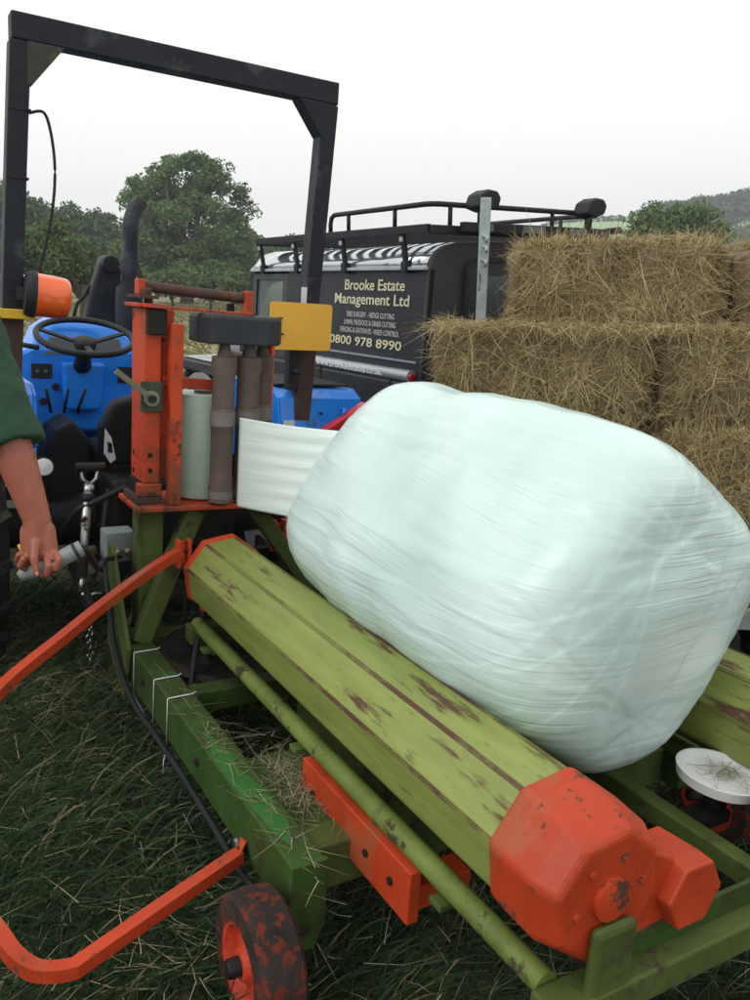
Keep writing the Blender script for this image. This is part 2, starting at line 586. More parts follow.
def film_material(name, col, rough, relief=0.36):
    """stretch film: pale plastic with fine stretched creases"""
    F = bpy.data.materials.new(name)
    F.use_nodes = True
    t = F.node_tree
    N, L = t.nodes, t.links
    b = N['Principled BSDF']
    b.inputs['Base Color'].default_value = (*col, 1)
    b.inputs['Roughness'].default_value = rough
    b.inputs['Specular IOR Level'].default_value = 0.5

    def field(attr):
        at = N.new('ShaderNodeAttribute')
        at.attribute_name = attr
        at.attribute_type = 'GEOMETRY'
        n_ = N.new('ShaderNodeTexNoise')
        n_.inputs['Scale'].default_value = 1.0
        n_.inputs['Detail'].default_value = 4
        n_.inputs['Roughness'].default_value = 0.5
        L.new(at.outputs['Vector'], n_.inputs['Vector'])
        return n_.outputs['Fac']
    f1, f2 = field('crease'), field('crease2')
    am = N.new('ShaderNodeAttribute')
    am.attribute_name = 'endm'
    am.attribute_type = 'GEOMETRY'
    mh = N.new('ShaderNodeMix')
    L.new(am.outputs['Fac'], mh.inputs['Factor'])
    L.new(f2, mh.inputs['A'])
    L.new(f1, mh.inputs['B'])
    # thin wrinkle ridges where the noise crosses its middle, only in some areas
    rg = N.new('ShaderNodeMapRange')
    rg.interpolation_type = 'SMOOTHSTEP'
    rg.inputs['From Min'].default_value = 0.44
    rg.inputs['From Max'].default_value = 0.56
    L.new(mh.outputs['Result'], rg.inputs['Value'])
    tc = N.new('ShaderNodeTexCoord')
    nm = N.new('ShaderNodeTexNoise')
    nm.inputs['Scale'].default_value = 2.6
    nm.inputs['Detail'].default_value = 3
    L.new(tc.outputs['Object'], nm.inputs['Vector'])
    mk = N.new('ShaderNodeMapRange')
    mk.inputs['From Min'].default_value = 0.38
    mk.inputs['From Max'].default_value = 0.66
    mk.inputs['To Min'].default_value = 0.12
    L.new(nm.outputs['Fac'], mk.inputs['Value'])
    mul = N.new('ShaderNodeMath')
    mul.operation = 'MULTIPLY'
    L.new(rg.outputs[0], mul.inputs[0])
    L.new(mk.outputs[0], mul.inputs[1])
    bp = N.new('ShaderNodeBump')
    bp.inputs['Strength'].default_value = relief
    bp.inputs['Distance'].default_value = 0.004
    L.new(mul.outputs[0], bp.inputs['Height'])
    L.new(bp.outputs[0], b.inputs['Normal'])
    # thinner, greyer film in places
    cr = N.new('ShaderNodeValToRGB')
    cr.color_ramp.elements[0].position = 0.30
    cr.color_ramp.elements[0].color = (col[0] * 0.80, col[1] * 0.86, col[2] * 0.85, 1)
    cr.color_ramp.elements[1].position = 0.55
    cr.color_ramp.elements[1].color = (*col, 1)
    n3 = N.new('ShaderNodeTexNoise')
    n3.inputs['Scale'].default_value = 1.7
    n3.inputs['Detail'].default_value = 4
    L.new(tc.outputs['Object'], n3.inputs['Vector'])
    L.new(n3.outputs['Fac'], cr.inputs['Fac'])
    L.new(cr.outputs[0], b.inputs['Base Color'])
    return F


M['film'] = film_material('wrap_film', (0.61, 0.775, 0.745), 0.26)
M['web'] = film_material('film_web', (0.70, 0.82, 0.78), 0.3, 0.16)


def set_crease(o, vec, vec2=None, endm=None):
    for nm_, vv_ in (('crease', vec), ('crease2', vec if vec2 is None else vec2)):
        a = o.data.attributes.new(nm_, 'FLOAT_VECTOR', 'POINT')
        a.data.foreach_set('vector', np.ascontiguousarray(vv_, dtype=np.float32).ravel())
    a = o.data.attributes.new('endm', 'FLOAT', 'POINT')
    a.data.foreach_set('value', np.ascontiguousarray(np.zeros(len(vec)) if endm is None else endm, dtype=np.float32).ravel())


# ================================================================== SETTING
def make_ground():
    rad = np.concatenate([np.linspace(0.0, 9, 60)[1:], np.geomspace(9.5, 640, 36)])
    na = 120
    ang = np.linspace(0, 2 * np.pi, na, endpoint=False)
    Rr, A = np.meshgrid(rad, ang, indexing='ij')
    x = (Rr * np.sin(A)).ravel()
    y = (Rr * np.cos(A)).ravel()
    v = np.stack([x, y, gh(x, y)], 1)
    v = np.vstack([[0, 0, float(gh(0, 0))], v])
    q = []
    i = np.arange(len(rad) - 1)[:, None]
    j = np.arange(na)[None, :]
    a = 1 + i * na + j
    b = 1 + i * na + (j + 1) % na
    q = np.stack([a, a + na, b + na, b], -1).reshape(-1, 4)
    o = np_mesh('ground', v, q[:, ::-1], M['ground'], smooth=True)
    # innermost fan
    import bmesh
    bm = bmesh.new()
    bm.from_mesh(o.data)
    bm.verts.ensure_lookup_table()
    for k in range(na):
        bm.faces.new((bm.verts[0], bm.verts[1 + (k + 1) % na], bm.verts[1 + k]))
    bmesh.ops.recalc_face_normals(bm, faces=bm.faces)
    bm.to_mesh(o.data)
    bm.free()
    # the mown meadow begins beyond the vehicles
    o.data.materials.append(M['meadow'])
    for pl in o.data.polygons:
        if pl.center.xy.length > 13 and pl.center.y > 6:
            pl.material_index = 1
    tag(o, kind='structure')
    return o


make_ground()


def grass_patch(name, n, xr, yr, lo, hi, label, flat=0.55, keep=None, wid=0.0036, gm='grass'):
    x = RNG.uniform(*xr, n)
    y = RNG.uniform(*yr, n)
    if keep is not None:
        k = keep(x, y)
        x, y = x[k], y[k]
        n = len(x)
    # tufts: pull blades towards random tuft centres
    tx = np.round(x / 0.07) * 0.07 + 0.03 * np.sin(y * 40)
    ty = np.round(y / 0.07) * 0.07 + 0.03 * np.sin(x * 37)
    g = RNG.uniform(0, 0.75, n)
    x = x * (1 - g) + tx * g
    y = y * (1 - g) + ty * g
    p = np.stack([x, y, gh(x, y) - 0.01], 1)
    lay = np.sin(x * 1.7 + 2 * np.sin(y * 1.1)) * 2.2 + np.cos(y * 2.1 - x) * 1.5
    az = lay * 0.6 + RNG.normal(0, 1.7, n)
    tilt = np.clip(RNG.normal(flat, 0.36, n), 0.05, 1.3)
    d = np.stack([np.cos(az) * np.sin(tilt), np.sin(az) * np.sin(tilt), np.cos(tilt)], 1)
    L = RNG.uniform(lo, hi, n) * (0.75 + 0.35 * np.sin(x * 2.3 + 1) * np.sin(y * 1.9))
    bend = np.stack([np.cos(az) * L * 0.35, np.sin(az) * L * 0.35, -L * RNG.uniform(0.15, 0.62, n)], 1)
    nr = np.stack([-np.sin(az + 1.2), np.cos(az + 1.2), np.full(n, 0.2)], 1)
    A, F, idx = strands(p, unit(d), unit(np.cross(d, nr)), L, RNG.uniform(wid * 0.6, wid * 1.6, n), bend, 3)
    A[:, 2] = np.maximum(A[:, 2], gh(A[:, 0], A[:, 1]) + 0.003)
    dry = 0.22 * np.sin(x * 0.9 - 1.0) * np.sin(y * 1.3 + 0.4)
    rn = np.clip(RNG.beta(1.5, 2.6, n) + dry * 0.9, 0, 1)
    dead = RNG.uniform(0, 1, n) < 0.05
    rn[dead] = 1.0
    o = np_mesh(name, A, F, M[gm], rnd=rn[idx])
    tag(o, label, 'grass', kind='stuff')
    return o


grass_patch('grass', 112000, (-3.0, 3.3), (0.5, 4.6), 0.08, 0.24, 'long dark matted grass on the field under the wrapper',
            keep=lambda x, y: (np.abs(x) < 0.75 * y + 1.4))
grass_patch('grass', 38000, (-9, 7), (4.2, 14), 0.1, 0.28, 'rough field grass beyond the vehicles', keep=lambda x, y: np.abs(x) < 0.7 * y + 1.0, wid=0.006)
grass_patch('grass', 30000, (-26, 12), (14, 60), 0.25, 0.6, 'pale dry meadow grass in front of the trees', keep=lambda x, y: np.abs(x + 3) < 0.55 * y + 1.0, wid=0.02, gm='meadowgrass')

# fallen straws on the grass
n = 4300
x = RNG.uniform(-2.0, 1.8, n)
y = RNG.uniform(0.9, 4.2, n)
k = RNG.uniform(0, 1, n) < 0.35 + 0.65 * (np.sin(x * 2.6 + 0.8) * np.sin(y * 2.2 + 1.9) > 0.1)
x, y = x[k], y[k]
n = len(x)
az = RNG.uniform(0, 6.28, n)
p = np.stack([x, y, gh(x, y) + RNG.uniform(0.035, 0.1, n)], 1)
d = unit(np.stack([np.cos(az), np.sin(az), RNG.normal(0, 0.18, n)], 1))
L = RNG.uniform(0.04, 0.2, n)
A, F, idx = strands(p, d, np.tile([0., 0, 1], (n, 1)), L, RNG.uniform(0.0007, 0.0017, n), np.stack([-np.sin(az), np.cos(az), np.zeros(n)], 1) * (L * RNG.normal(0, 0.22, n))[:, None], 2)
tag(np_mesh('loose_straw', A, F, M['straw'], rnd=RNG.uniform(0.1, 1, n)[idx]), 'pale loose straws scattered over the dark grass', 'straw', kind='stuff')


# ------------------------------------------------------------------ hills
def make_hill():
    xs = np.linspace(-60, 420, 97)
    ys = np.linspace(205, 520, 42)
    X, Y = np.meshgrid(xs, ys, indexing='ij')
    ridge = np.interp(X, [-60, 10, 60, 78, 95, 114, 140, 190, 300, 420], [3, 9, 21.5, 23.5, 22.5, 25, 31, 41, 50, 50])
    t = np.clip((Y - 205) / 85, 0, 1)
    t = t * t * (3 - 2 * t)
    Z = ridge * t * np.where(Y > 290, 1 - 0.0016 * (Y - 290), 1.0) + 1.2 * np.sin(X * 0.07) * np.sin(Y * 0.05) * t - 0.6 * (1 - t)
    v = np.stack([X.ravel(), Y.ravel(), Z.ravel()], 1)
    ny = len(ys)
    i = np.arange(len(xs) - 1)[:, None]
    j = np.arange(ny - 1)[None, :]
    a = i * ny + j
    q = np.stack([a, a + ny, a + ny + 1, a + 1], -1).reshape(-1, 4)
    o = np_mesh('hill', v, q, M['hillgrass'], smooth=True)
    tag(o, kind='structure')
    return xs, ys, Z


HX, HY, HZ = make_hill()


def hill_z(x, y):
    i = int(np.clip(np.searchsorted(HX, x) - 1, 0, len(HX) - 2))
    j = int(np.clip(np.searchsorted(HY, y) - 1, 0, len(HY) - 2))
    return float(HZ[i, j])


def leaf_cloud(centres, radii, per, size, squash=0.8, up_bias=0.3):
    """leaf-sized quads on and in lumpy clumps"""
    C_ = np.repeat(np.asarray(centres, float), per, 0)
    Rd = np.repeat(np.asarray(radii, float), per)
    n = len(C_)
    d = unit(RNG.normal(size=(n, 3)))
    d[:, 2] = np.abs(d[:, 2]) * np.where(RNG.uniform(size=n) < 0.75, 1, -1)
    rr = Rd * RNG.uniform(0.35, 1.0, n) ** 0.55
    p = C_ + d * rr[:, None] * np.array([1, 1, squash])
    nrm = unit(d * 0.8 + RNG.normal(0, 0.7, (n, 3)) + np.array([0, 0, up_bias]))
    t1 = unit(np.cross(nrm, RNG.normal(size=(n, 3))))
    t2 = np.cross(nrm, t1)
    s = size * RNG.uniform(0.6, 1.4, n)
    a = (t1 * s[:, None])
    b = (t2 * s[:, None] * 0.55)
    V4 = np.stack([p - a, p - b * 0.9 + a * 0.1, p + a, p + b * 0.9 + a * 0.1], 1).reshape(-1, 3)
    F = np.arange(4 * n).reshape(-1, 4)
    rnd = np.repeat(np.clip(RNG.beta(2.2, 2.6, n), 0, 1), 4)
    return V4, F, rnd


def clump_points(lobes, n):
    """clump centres on the skin of big lobes (x, y, z, rx, ry, rz)"""
    lob = np.asarray(lobes, float)
    w = lob[:, 3] * lob[:, 5]
    k = RNG.choice(len(lob), n, p=w / w.sum())
    d = unit(RNG.normal(size=(n, 3)))
    r = RNG.uniform(0.5, 1.0, n) ** 0.6
    return lob[k, :3] + d * r[:, None] * lob[k, 3:6]


def make_tree(name, base, lobes, nclump, crad, per, size, leafm, label, trunk_r, trunk_h, limbs=7, group=None, cat='tree'):
    """lobes relative to base"""
    root = empty(name, loc=base)
    pts = clump_points(lobes, nclump)
    rad = RNG.uniform(0.6, 1.3, nclump) * crad
    Vv, F, rn = leaf_cloud(pts, rad, per, size)
    np_mesh('crown', Vv, F, leafm, root, rnd=rn)
    mb = MB()
    top = Vector((0.1 * trunk_h, 0, trunk_h))
    mb.tube([(0, 0, -0.15), (0.02 * trunk_h, 0, trunk_h * 0.3), (0.06 * trunk_h, 0.02, trunk_h * 0.7), top], [trunk_r * 1.3, trunk_r, trunk_r * 0.85, trunk_r * 0.6], 9)
    mb.build('trunk', M['bark'], root, smooth=True)
    for i in range(limbs):
        lb = lobes[i % len(lobes)]
        q = Vector((lb[0] + random.uniform(-.5, .5) * lb[3], lb[1] + random.uniform(-.5, .5) * lb[4], lb[2] + random.uniform(-.1, .7) * lb[5]))
        s = Vector((0.05 * trunk_h, 0, trunk_h * random.uniform(0.6, 0.97)))
        mid = s.lerp(q, 0.5) + Vector((random.uniform(-.1, .1), random.uniform(-.1, .1), 0.12)) * (q - s).length
        MB().tube([s, mid, q], [trunk_r * 0.5, trunk_r * 0.33, trunk_r * 0.1], 6).build('limb', M['bark'], root, smooth=True)
    tag(root, label, cat, group)
    return root


def px(x, y, d):
    """a point of the field seen at a picture position, d metres out"""
    return EYE + (_fw + _r2 * ((x - 375) / 850.0) - _u2 * ((y - 500) / 850.0)) * d


def lobes_px(base, items, d):
    out_ = []
    for (x, y, rx, rz) in items:
        c = px(x, y, d) - Vector(base)
        k = d / 850.0
        out_.append((c.x, c.y + random.uniform(-0.3, 0.3) * rx * k, c.z, rx * k, rx * k * 0.9, rz * k))
    return out_


TG = 'trees along the far side of the field'
b = (-13.6, 62.5, 0)
make_tree('oak_tree', b, lobes_px(b, [(188, 182, 40, 22), (150, 205, 30, 20), (215, 205, 34, 24), (190, 235, 58, 34), (150, 250, 36, 28), (228, 248, 26, 20), (190, 270, 50, 18), (132, 192, 12, 9), (205, 168, 18, 12), (168, 168, 14, 10)], 62.5),
          210, 0.95, 190, 0.16, M['leaf_oak'], 'large spreading oak standing alone above the tractor exhaust', 0.42, 3.6, 10, TG)
b = (-9.2, 27.2, 0)
make_tree('field_tree', b, lobes_px(b, [(70, 262, 30, 20), (40, 250, 34, 24), (92, 277, 16, 10), (15, 270, 28, 20), (55, 238, 20, 12)], 27.2), 95, 0.42, 150, 0.07, M['leaf_light'],
          'small field tree with a bare dark trunk behind the orange indicator lamp', 0.15, 1.5, 6, TG)
for i, (items, d, lab, lm) in enumerate([
        ([(5, 212, 30, 24), (-15, 235, 40, 30), (25, 235, 30, 26)], 72, 'dark tree at the left edge behind the roll bar post', 'leaf_dark'),
        ([(55, 222, 26, 16), (70, 245, 34, 24), (45, 255, 30, 22)], 78, 'dark rounded tree between the left roll bar post and the exhaust', 'leaf_dark'),
        ([(98, 232, 22, 16), (110, 255, 26, 24)], 80, 'dark tree just left of the large oak', 'leaf_dark'),
        ([(243, 250, 22, 16), (255, 268, 24, 20), (232, 272, 20, 18)], 74, 'rounded tree right of the oak beside the grey vehicle', 'leaf_oak'),
        ([(-60, 215, 40, 34), (-90, 240, 50, 34)], 74, 'dark tree beyond the left edge of the field', 'leaf_dark'),
        ([(285, 246, 22, 10), (300, 262, 30, 20), (330, 262, 30, 18)], 95, 'low tree showing above the front of the vehicle roof rack', 'leaf_dark')]):
    xm = sum(a[0] for a in items) / len(items)
    bb = px(xm, 300, d)
    b = (bb.x, bb.y, 0)
    make_tree('field_tree', b, lobes_px(b, items, d), 75, 1.25, 150, 0.21, M[lm], lab, 0.3, 3.0, 6, TG)
for i, (x, y, rx, rz, d, lm, lab) in enumerate([
        (210, 283, 20, 12, 48, 'leaf_light', 'light green bush under the oak'),
        (243, 286, 18, 12, 46, 'leaf_light', 'light green bush beside the front window of the grey vehicle'),
        (172, 284, 18, 9, 50, 'leaf_light', 'light green bush above the orange dispenser post'),
        (105, 288, 16, 9, 52, 'leaf_dark', 'dark bush behind the black loader arm'),
        (20, 290, 24, 11, 50, 'leaf_dark', 'dark bush behind the left roll bar post')]):
    bb = px(x, 300, d)
    b = (bb.x, bb.y, 0)
    make_tree('bush', b, lobes_px(b, [(x, y, rx, rz), (x - rx * .5, y + 4, rx * .7, rz * .8), (x + rx * .5, y + 5, rx * .7, rz * .8)], d), 45, 0.55, 90, 0.13, M[lm], lab, 0.08, 0.5, 3, 'bushes along the field edge', 'bush')
# right: bushy tree over the hay, wooded hillside
bb = px(672, 280, 50)
b = (bb.x, bb.y, 0)
make_tree('field_tree', b, lobes_px(b, [(660, 222, 22, 17), (690, 224, 24, 15), (645, 230, 14, 12), (676, 240, 36, 20), (715, 236, 18, 10)], 50), 80, 0.75, 110, 0.15, M['leaf_oak'],
          'bushy green tree showing above the upper hay bales', 0.25, 2.0, 6, TG)

cs, rs = [], []
for i in range(1150):
    x = random.uniform(86, 260)
    y = random.uniform(222, 318)
    if x < 84 + (y - 222) * 0.10:
        continue
    cs.append((x, y, hill_z(x, y) + random.uniform(1.5, 3.0)))
    rs.append(random.uniform(2.2, 4.2))
Vv, F, rn = leaf_cloud(cs, rs, 85, 0.75)
tag(np_mesh('hill_wood', Vv, F, M['leaf_far'], rnd=rn), 'wooded hillside beyond the hay bales on the right', 'wood', kind='stuff')
for (x0, y0, x1, y1) in ((56, 290, 92, 262), (40, 300, 88, 312), (70, 240, 92, 258)):
    cs, rs = [], []
    for i in range(34):
        t = i / 33
        x = x0 + (x1 - x0) * t + random.uniform(-1, 1)
        y = y0 + (y1 - y0) * t
        cs.append((x, y, hill_z(x, y) + 0.8))
        rs.append(random.uniform(0.9, 1.9))
    Vv, F, rn = leaf_cloud(cs, rs, 50, 0.45)
    tag(np_mesh('hedge', Vv, F, M['leaf_far'], rnd=rn), {290: 'dark hedge climbing the pale hill field', 300: 'dark hedge along the crest of the pale hill field', 240: 'dark hedge at the foot of the hill field'}[y0], 'hedge')


# ================================================================== OFF-ROAD VEHICLE
LRH = R(32)
LRO = Vector((0.243, 4.617, -0.07))
lr_m = Matrix.Rotation(LRH, 4, 'Z')
lr_m.translation = LRO
LR = empty('off_road_vehicle', lr_m)
tag(LR, 'dark grey off-road vehicle with roof rack and cream sign lettering', 'vehicle')
LW = 1.66      # x: right, y: forward, z: up; the left side is x = 0, the rear is y = 0


def lr(mb, name, material, parent=LR, **k):
    return mb.build(name, material, parent, **k)


# tub, lower body
mb = MB()
for (y0, y1) in ((0.0, 0.26), (1.08, 2.55)):
    mb.box((-0.035, y0, 0.52), (LW + 0.035, y1, 1.235))
mb.box((-0.035, 0.26, 0.93), (LW + 0.035, 1.08, 1.235))
mb.box((0.28, 0.2, 0.45), (LW - 0.28, 3.6, 0.93))
lr(mb, 'lower_body', M['lrbody'], bevel=0.02)
# front wings and bonnet
mb = MB()
for s in (0, 1):
    x0, x1 = (-0.035, 0.30) if s == 0 else (LW - 0.30, LW + 0.035)
    mb.box((x0, 2.56, 0.98), (x1, 3.73, 1.10))
    mb.box((x0, 3.64, 0.6), (x1, 3.72, 0.985))
    mb.box((x0, 2.56, 0.55), (x1, 2.62, 0.985))
lr(mb, 'front_wing', M['lrbody'], bevel=0.03)
mb = MB()
mb.loft([[V(0.31, y, 0.9), V(0.31, y, 1.16), V(0.4, y, 1.2), V(LW - 0.4, y, 1.2), V(LW - 0.31, y, 1.16), V(LW - 0.31, y, 0.9)] for y in (2.5, 3.71)])
lr(mb, 'bonnet', M['lrbody'], bevel=0.015)
for x0 in (-0.03, LW - 0.29):
    lr(MB().box((x0, 2.62, 1.102), (x0 + 0.32, 3.69, 1.108)), 'wing_top_sheen', M['lrtrim'])  # added silver strips: the sky's reflection on the wing tops, put into colour
mb = MB().box((0.33, 3.715, 0.62), (LW - 0.33, 3.77, 1.08))
lr(mb, 'grille', M['black'], bevel=0.01)
for x in (0.13, LW - 0.13):
    hl = lr(MB().lathe([(0.0, 0.03), (0.06, 0.025), (0.09, 0.0), (0.1, -0.02)], (x, 3.725, 0.93), (0, 1, 0), caps=False), 'headlight', M['white'], smooth=True)
lr(MB().box((-0.02, 3.77, 0.5), (LW + 0.02, 3.88, 0.66)), 'bumper', M['black'], bevel=0.01)
# wheel-arch eyebrows
for yc in (0.67, 3.2):
    for x in (-0.075, LW + 0.035):
        mb = MB()
        ring = []
        for i in range(15):
            a = math.pi * (0.02 + 0.96 * i / 14)
            ring.append((math.cos(a) * 0.43, math.sin(a) * 0.43))
        rings = [[V(x, yc + c, 0.52 + s_), V(x + 0.04, yc + c, 0.52 + s_), V(x + 0.04, yc + c * 1.12, 0.52 + s_ * 1.12), V(x, yc + c * 1.12, 0.52 + s_ * 1.12)] for c, s_ in ring]
        mb.loft(rings)
        lr(mb, 'wheel_arch', M['black'] if yc < 1 else M['lrtrim'], smooth=True, angle=40)  # front arches are silver: reflected sky painted into their colour
# upper sides: frame with window openings, built as pieces round the openings
INS = 0.045    # tumblehome


def side_x(z, s):
    t = (z - 1.235) / (1.83 - 1.235)
    return INS * t if s == 0 else LW - INS * t


def side_piece(mb, s, y0, y1, z0, z1, th=0.03):
    e = th if s == 0 else -th
    a0, a1 = side_x(z0, s), side_x(z1, s)
    mb.prism([(a0, y0, z0), (a0, y1, z0), (a1, y1, z1), (a1, y0, z1)], (e, 0, 0))


for s in (0, 1):
    mb = MB()
    side_piece(mb, s, 0.0, 1.22, 1.235, 1.83)          # sign panel area
    side_piece(mb, s, 1.22, 1.50, 1.235, 1.50)         # below the small side window
    side_piece(mb, s, 1.22, 1.50, 1.775, 1.83)
    side_piece(mb, s, 1.50, 1.68, 1.235, 1.83)         # pillar
    lr(mb, 'side_panel', M['lrpanel'])
    mb = MB()
    side_piece(mb, s, 1.684, 2.26, 1.24, 1.48, 0.034)
    side_piece(mb, s, 1.684, 1.76, 1.484, 1.815, 0.034)
    side_piece(mb, s, 2.20, 2.26, 1.484, 1.815, 0.034)
    side_piece(mb, s, 1.763, 2.197, 1.775, 1.815, 0.034)
    dr = lr(mb, 'door', M['lrbody'])
    e = 0.012 if s == 0 else -0.012
    mb = MB()
    a0, a1 = side_x(1.484, s) + e, side_x(1.775, s) + e
    mb.prism([(a0, 1.763, 1.484), (a0, 2.197, 1.484), (a1, 2.197, 1.775), (a1, 1.763, 1.775)], (e * 0.4, 0, 0))
    mb.build('window_pane', M['glass'], dr)
    mb = MB().bar((-0.05 if s == 0 else LW + 0.05, 1.76, 1.10), (-0.05 if s == 0 else LW + 0.05, 1.9, 1.10), 0.02, 0.03)
    mb.build('handle', M['black'], dr, bevel=0.004)
    mb = MB()
    a0, a1 = side_x(1.5, s) + e, side_x(1.775, s) + e
    mb.prism([(a0, 1.222, 1.502), (a0, 1.498, 1.502), (a1, 1.498, 1.773), (a1, 1.222, 1.773)], (e * 0.4, 0, 0))
    lr(mb, 'side_window', M['darkglass'])
    # windscreen pillar
    mb = MB().bar((0.02 if s == 0 else LW - 0.02, 2.44, 1.2), (INS + .02 if s == 0 else LW - INS - .02, 2.265, 1.83), 0.05, 0.06)
    lr(mb, 'windscreen_pillar', M['lrbody'])
    # gutter, bright belt shoulder, thin trim line
    gx = INS - 0.012 if s == 0 else LW - INS + 0.012
    lr(MB().box((gx - 0.016, 0.01, 1.828), (gx + 0.016, 2.27, 1.846)), 'gutter', M['lrtrim'], bevel=0.003)
    x = -0.02 if s == 0 else LW + 0.02
    lr(MB().tube([(x, 0.06, 1.265), (x, 1.32, 1.265)], 0.034, 12), 'belt_trim', M['lrtrim'], smooth=True, angle=40)
    lr(MB().box((-0.004 if s == 0 else LW - 0.01, 0.05, 1.336), (0.012 if s == 0 else LW + 0.004, 1.2, 1.346)), 'trim_strip', M['lrtrim'])
    lr(MB().lathe([(0.0, 0.006), (0.016, 0.005), (0.022, 0.0), (0.022, -0.01)], (x, 0.058, 1.262), (0, -1, 0), caps=False), 'tail_light', M['red'], smooth=True)
    lr(MB().lathe([(0.0, 0.03), (0.03, 0.026), (0.042, 0.0)], (0.10 if s == 0 else LW - .1, -0.004, 0.95), (0, -1, 0), caps=False), 'tail_light', M['red'], smooth=True)
# windscreen
mb = MB().prism([(0.05, 2.42, 1.235), (LW - 0.05, 2.42, 1.235), (LW - INS - .03, 2.275, 1.80), (INS + .03, 2.275, 1.80)], (0, 0.006, 0.002))
lr(mb, 'windscreen', M['glass'])
lr(MB().bar((INS, 2.27, 1.825), (LW - INS, 2.27, 1.825), 0.06, 0.05), 'windscreen_header', M['lrbody'], bevel=0.01)
# mirror
mb = MB().box((-0.16, 2.30, 1.40), (-0.10, 2.33, 1.60))
mb.bar((-0.12, 2.33, 1.45), (-0.0, 2.36, 1.35), 0.015, 0.015)
lr(mb, 'mirror', M['black'], bevel=0.01)
# roof
prof = [(INS - 0.004, 1.846), (INS + 0.01, 1.885), (INS + 0.04, 1.925), (INS + 0.09, 1.955), (INS + 0.17, 1.975), (0.5, 1.988), (LW / 2, 1.992)]
prof = prof + [(LW - x, z) for x, z in prof[-2::-1]]
mb = MB()
mb.loft([[V(x, y, z) for x, z in prof] for y in (0.035, 0.5, 1.0, 1.5, 2.0, 2.24)] + [[V(x, 2.30, 1.846 + (z - 1.846) * 0.45) for x, z in prof]], caps=False, closed=False)
rf = lr(mb, 'roof', M['lrroof'], smooth=True)
sol = rf.modifiers.new('thickness', 'SOLIDIFY')
sol.thickness = 0.008
# rear face
ring = [V(-0.0, 0, 1.235)] + [V(x, 0.0, z) for x, z in prof] + [V(LW, 0, 1.235)]
mb = MB().prism(ring, (0, 0.028, 0))
lr(mb, 'rear_panel', M['lrrear'], bevel=0.008)


def rrect(x0, x1, z0, z1, r, y, n=6):
    pts = []
    for cx_, cz_, a0 in ((x1 - r, z1 - r, 0), (x0 + r, z1 - r, 90), (x0 + r, z0 + r, 180), (x1 - r, z0 + r, 270)):
        for i in range(n + 1):
            a = R(a0 + 90 * i / n)
            pts.append(V(cx_ + r * math.cos(a), y, cz_ + r * math.sin(a)))
    return pts


o_ = rrect(0.26, 1.36, 0.62, 1.90, 0.09, -0.012)
rd = lr(MB().prism(o_, (0, 0.010, 0)), 'rear_door', M['lrbody'], bevel=0.003)
o1, o2 = rrect(0.26, 1.36, 0.62, 1.90, 0.09, -0.03), rrect(0.285, 1.335, 0.645, 1.875, 0.075, -0.03)
mb = MB()
mb.loft([o1, o2, [p + V(0, 0.016, 0) for p in o2], [p + V(0, 0.016, 0) for p in o1], o1], caps=False)
mb.build('door_seal', M['black'], rd, smooth=True, angle=40)
MB().prism(rrect(0.36, 1.26, 1.30, 1.80, 0.06, -0.02), (0, 0.006, 0)).build('rear_window', M['darkglass'], rd)
# spare wheel on the rear door
sp = lr(MB().lathe([(0.2, -0.2), (0.36, -0.19), (0.385, -0.14), (0.385, -0.05), (0.35, -0.03)], (0.82, 0.0, 1.13), (0, -1, 0), 28), 'spare_wheel', M['rubber'], smooth=True, angle=50)
sp.location = (0, -0.235, 0)
# wheels
for x in (-0.03, LW + 0.03):
    for yc in (0.67, 3.2):
        sg = 1 if x < 1 else -1
        w = lr(MB().lathe([(0.22, 0.0), (0.34, 0.0), (0.385, 0.04), (0.39, 0.12), (0.385, 0.19), (0.34, 0.23), (0.22, 0.23)], (x, yc, 0.39), (sg, 0, 0), 28), 'wheel', M['rubber'], smooth=True, angle=45)
        MB().lathe([(0.03, 0.02), (0.08, 0.0), (0.1, 0.04), (0.2, 0.05), (0.215, 0.01), (0.22, 0.06)], (x, yc, 0.39), (sg, 0, 0), 20).build('rim', M['black'], w, smooth=True, angle=40)
# side steps
for x in (-0.1, LW + 0.02):
    lr(MB().box((x, 1.15, 0.42), (x + 0.08, 2.5, 0.47)), 'side_step', M['black'], bevel=0.01)

RW = 1.22
# roof rack
mb = MB()
for y in (-0.06, 2.10):
    mb.bar((0.0, y, 2.03), (RW, y, 2.03), 0.03, 0.045)
for x in (0.0, RW):
    mb.bar((x, -0.045, 2.035), (x, 2.085, 2.035), 0.03, 0.045)
rack = lr(mb, 'roof_rack', M['black'], bevel=0.005)
for i in range(14):
    y = 0.08 + i * 0.148
    MB().bar((0.016, y, 2.027), (RW - 0.016, y, 2.027), 0.055, 0.018).build('slat', M['black'], rack)
for s in (0, 1):
    x = 0.0 if s == 0 else RW
    ex = INS - 0.02 if s == 0 else LW - INS + 0.02
    for y in (2.04, 1.5, 0.86, 0.20):
        mb = MB()
        mb.bar((x + (0.0 if s == 0 else 0), y, 2.015), (ex, y, 1.86), 0.02, 0.035, up=(0, 1, 0))
        mb.box((ex - 0.02, y - 0.025, 1.815), (ex + 0.02, y + 0.025, 1.875))
        br = mb.build('rack_bracket', M['black'], rack, bevel=0.003)
        mb = MB().box((x - 0.016, y - 0.014, 1.975), (x + 0.016, y + 0.014, 2.001))
        mb.build('rack_clamp', M['lrtrim'], rack, bevel=0.004)
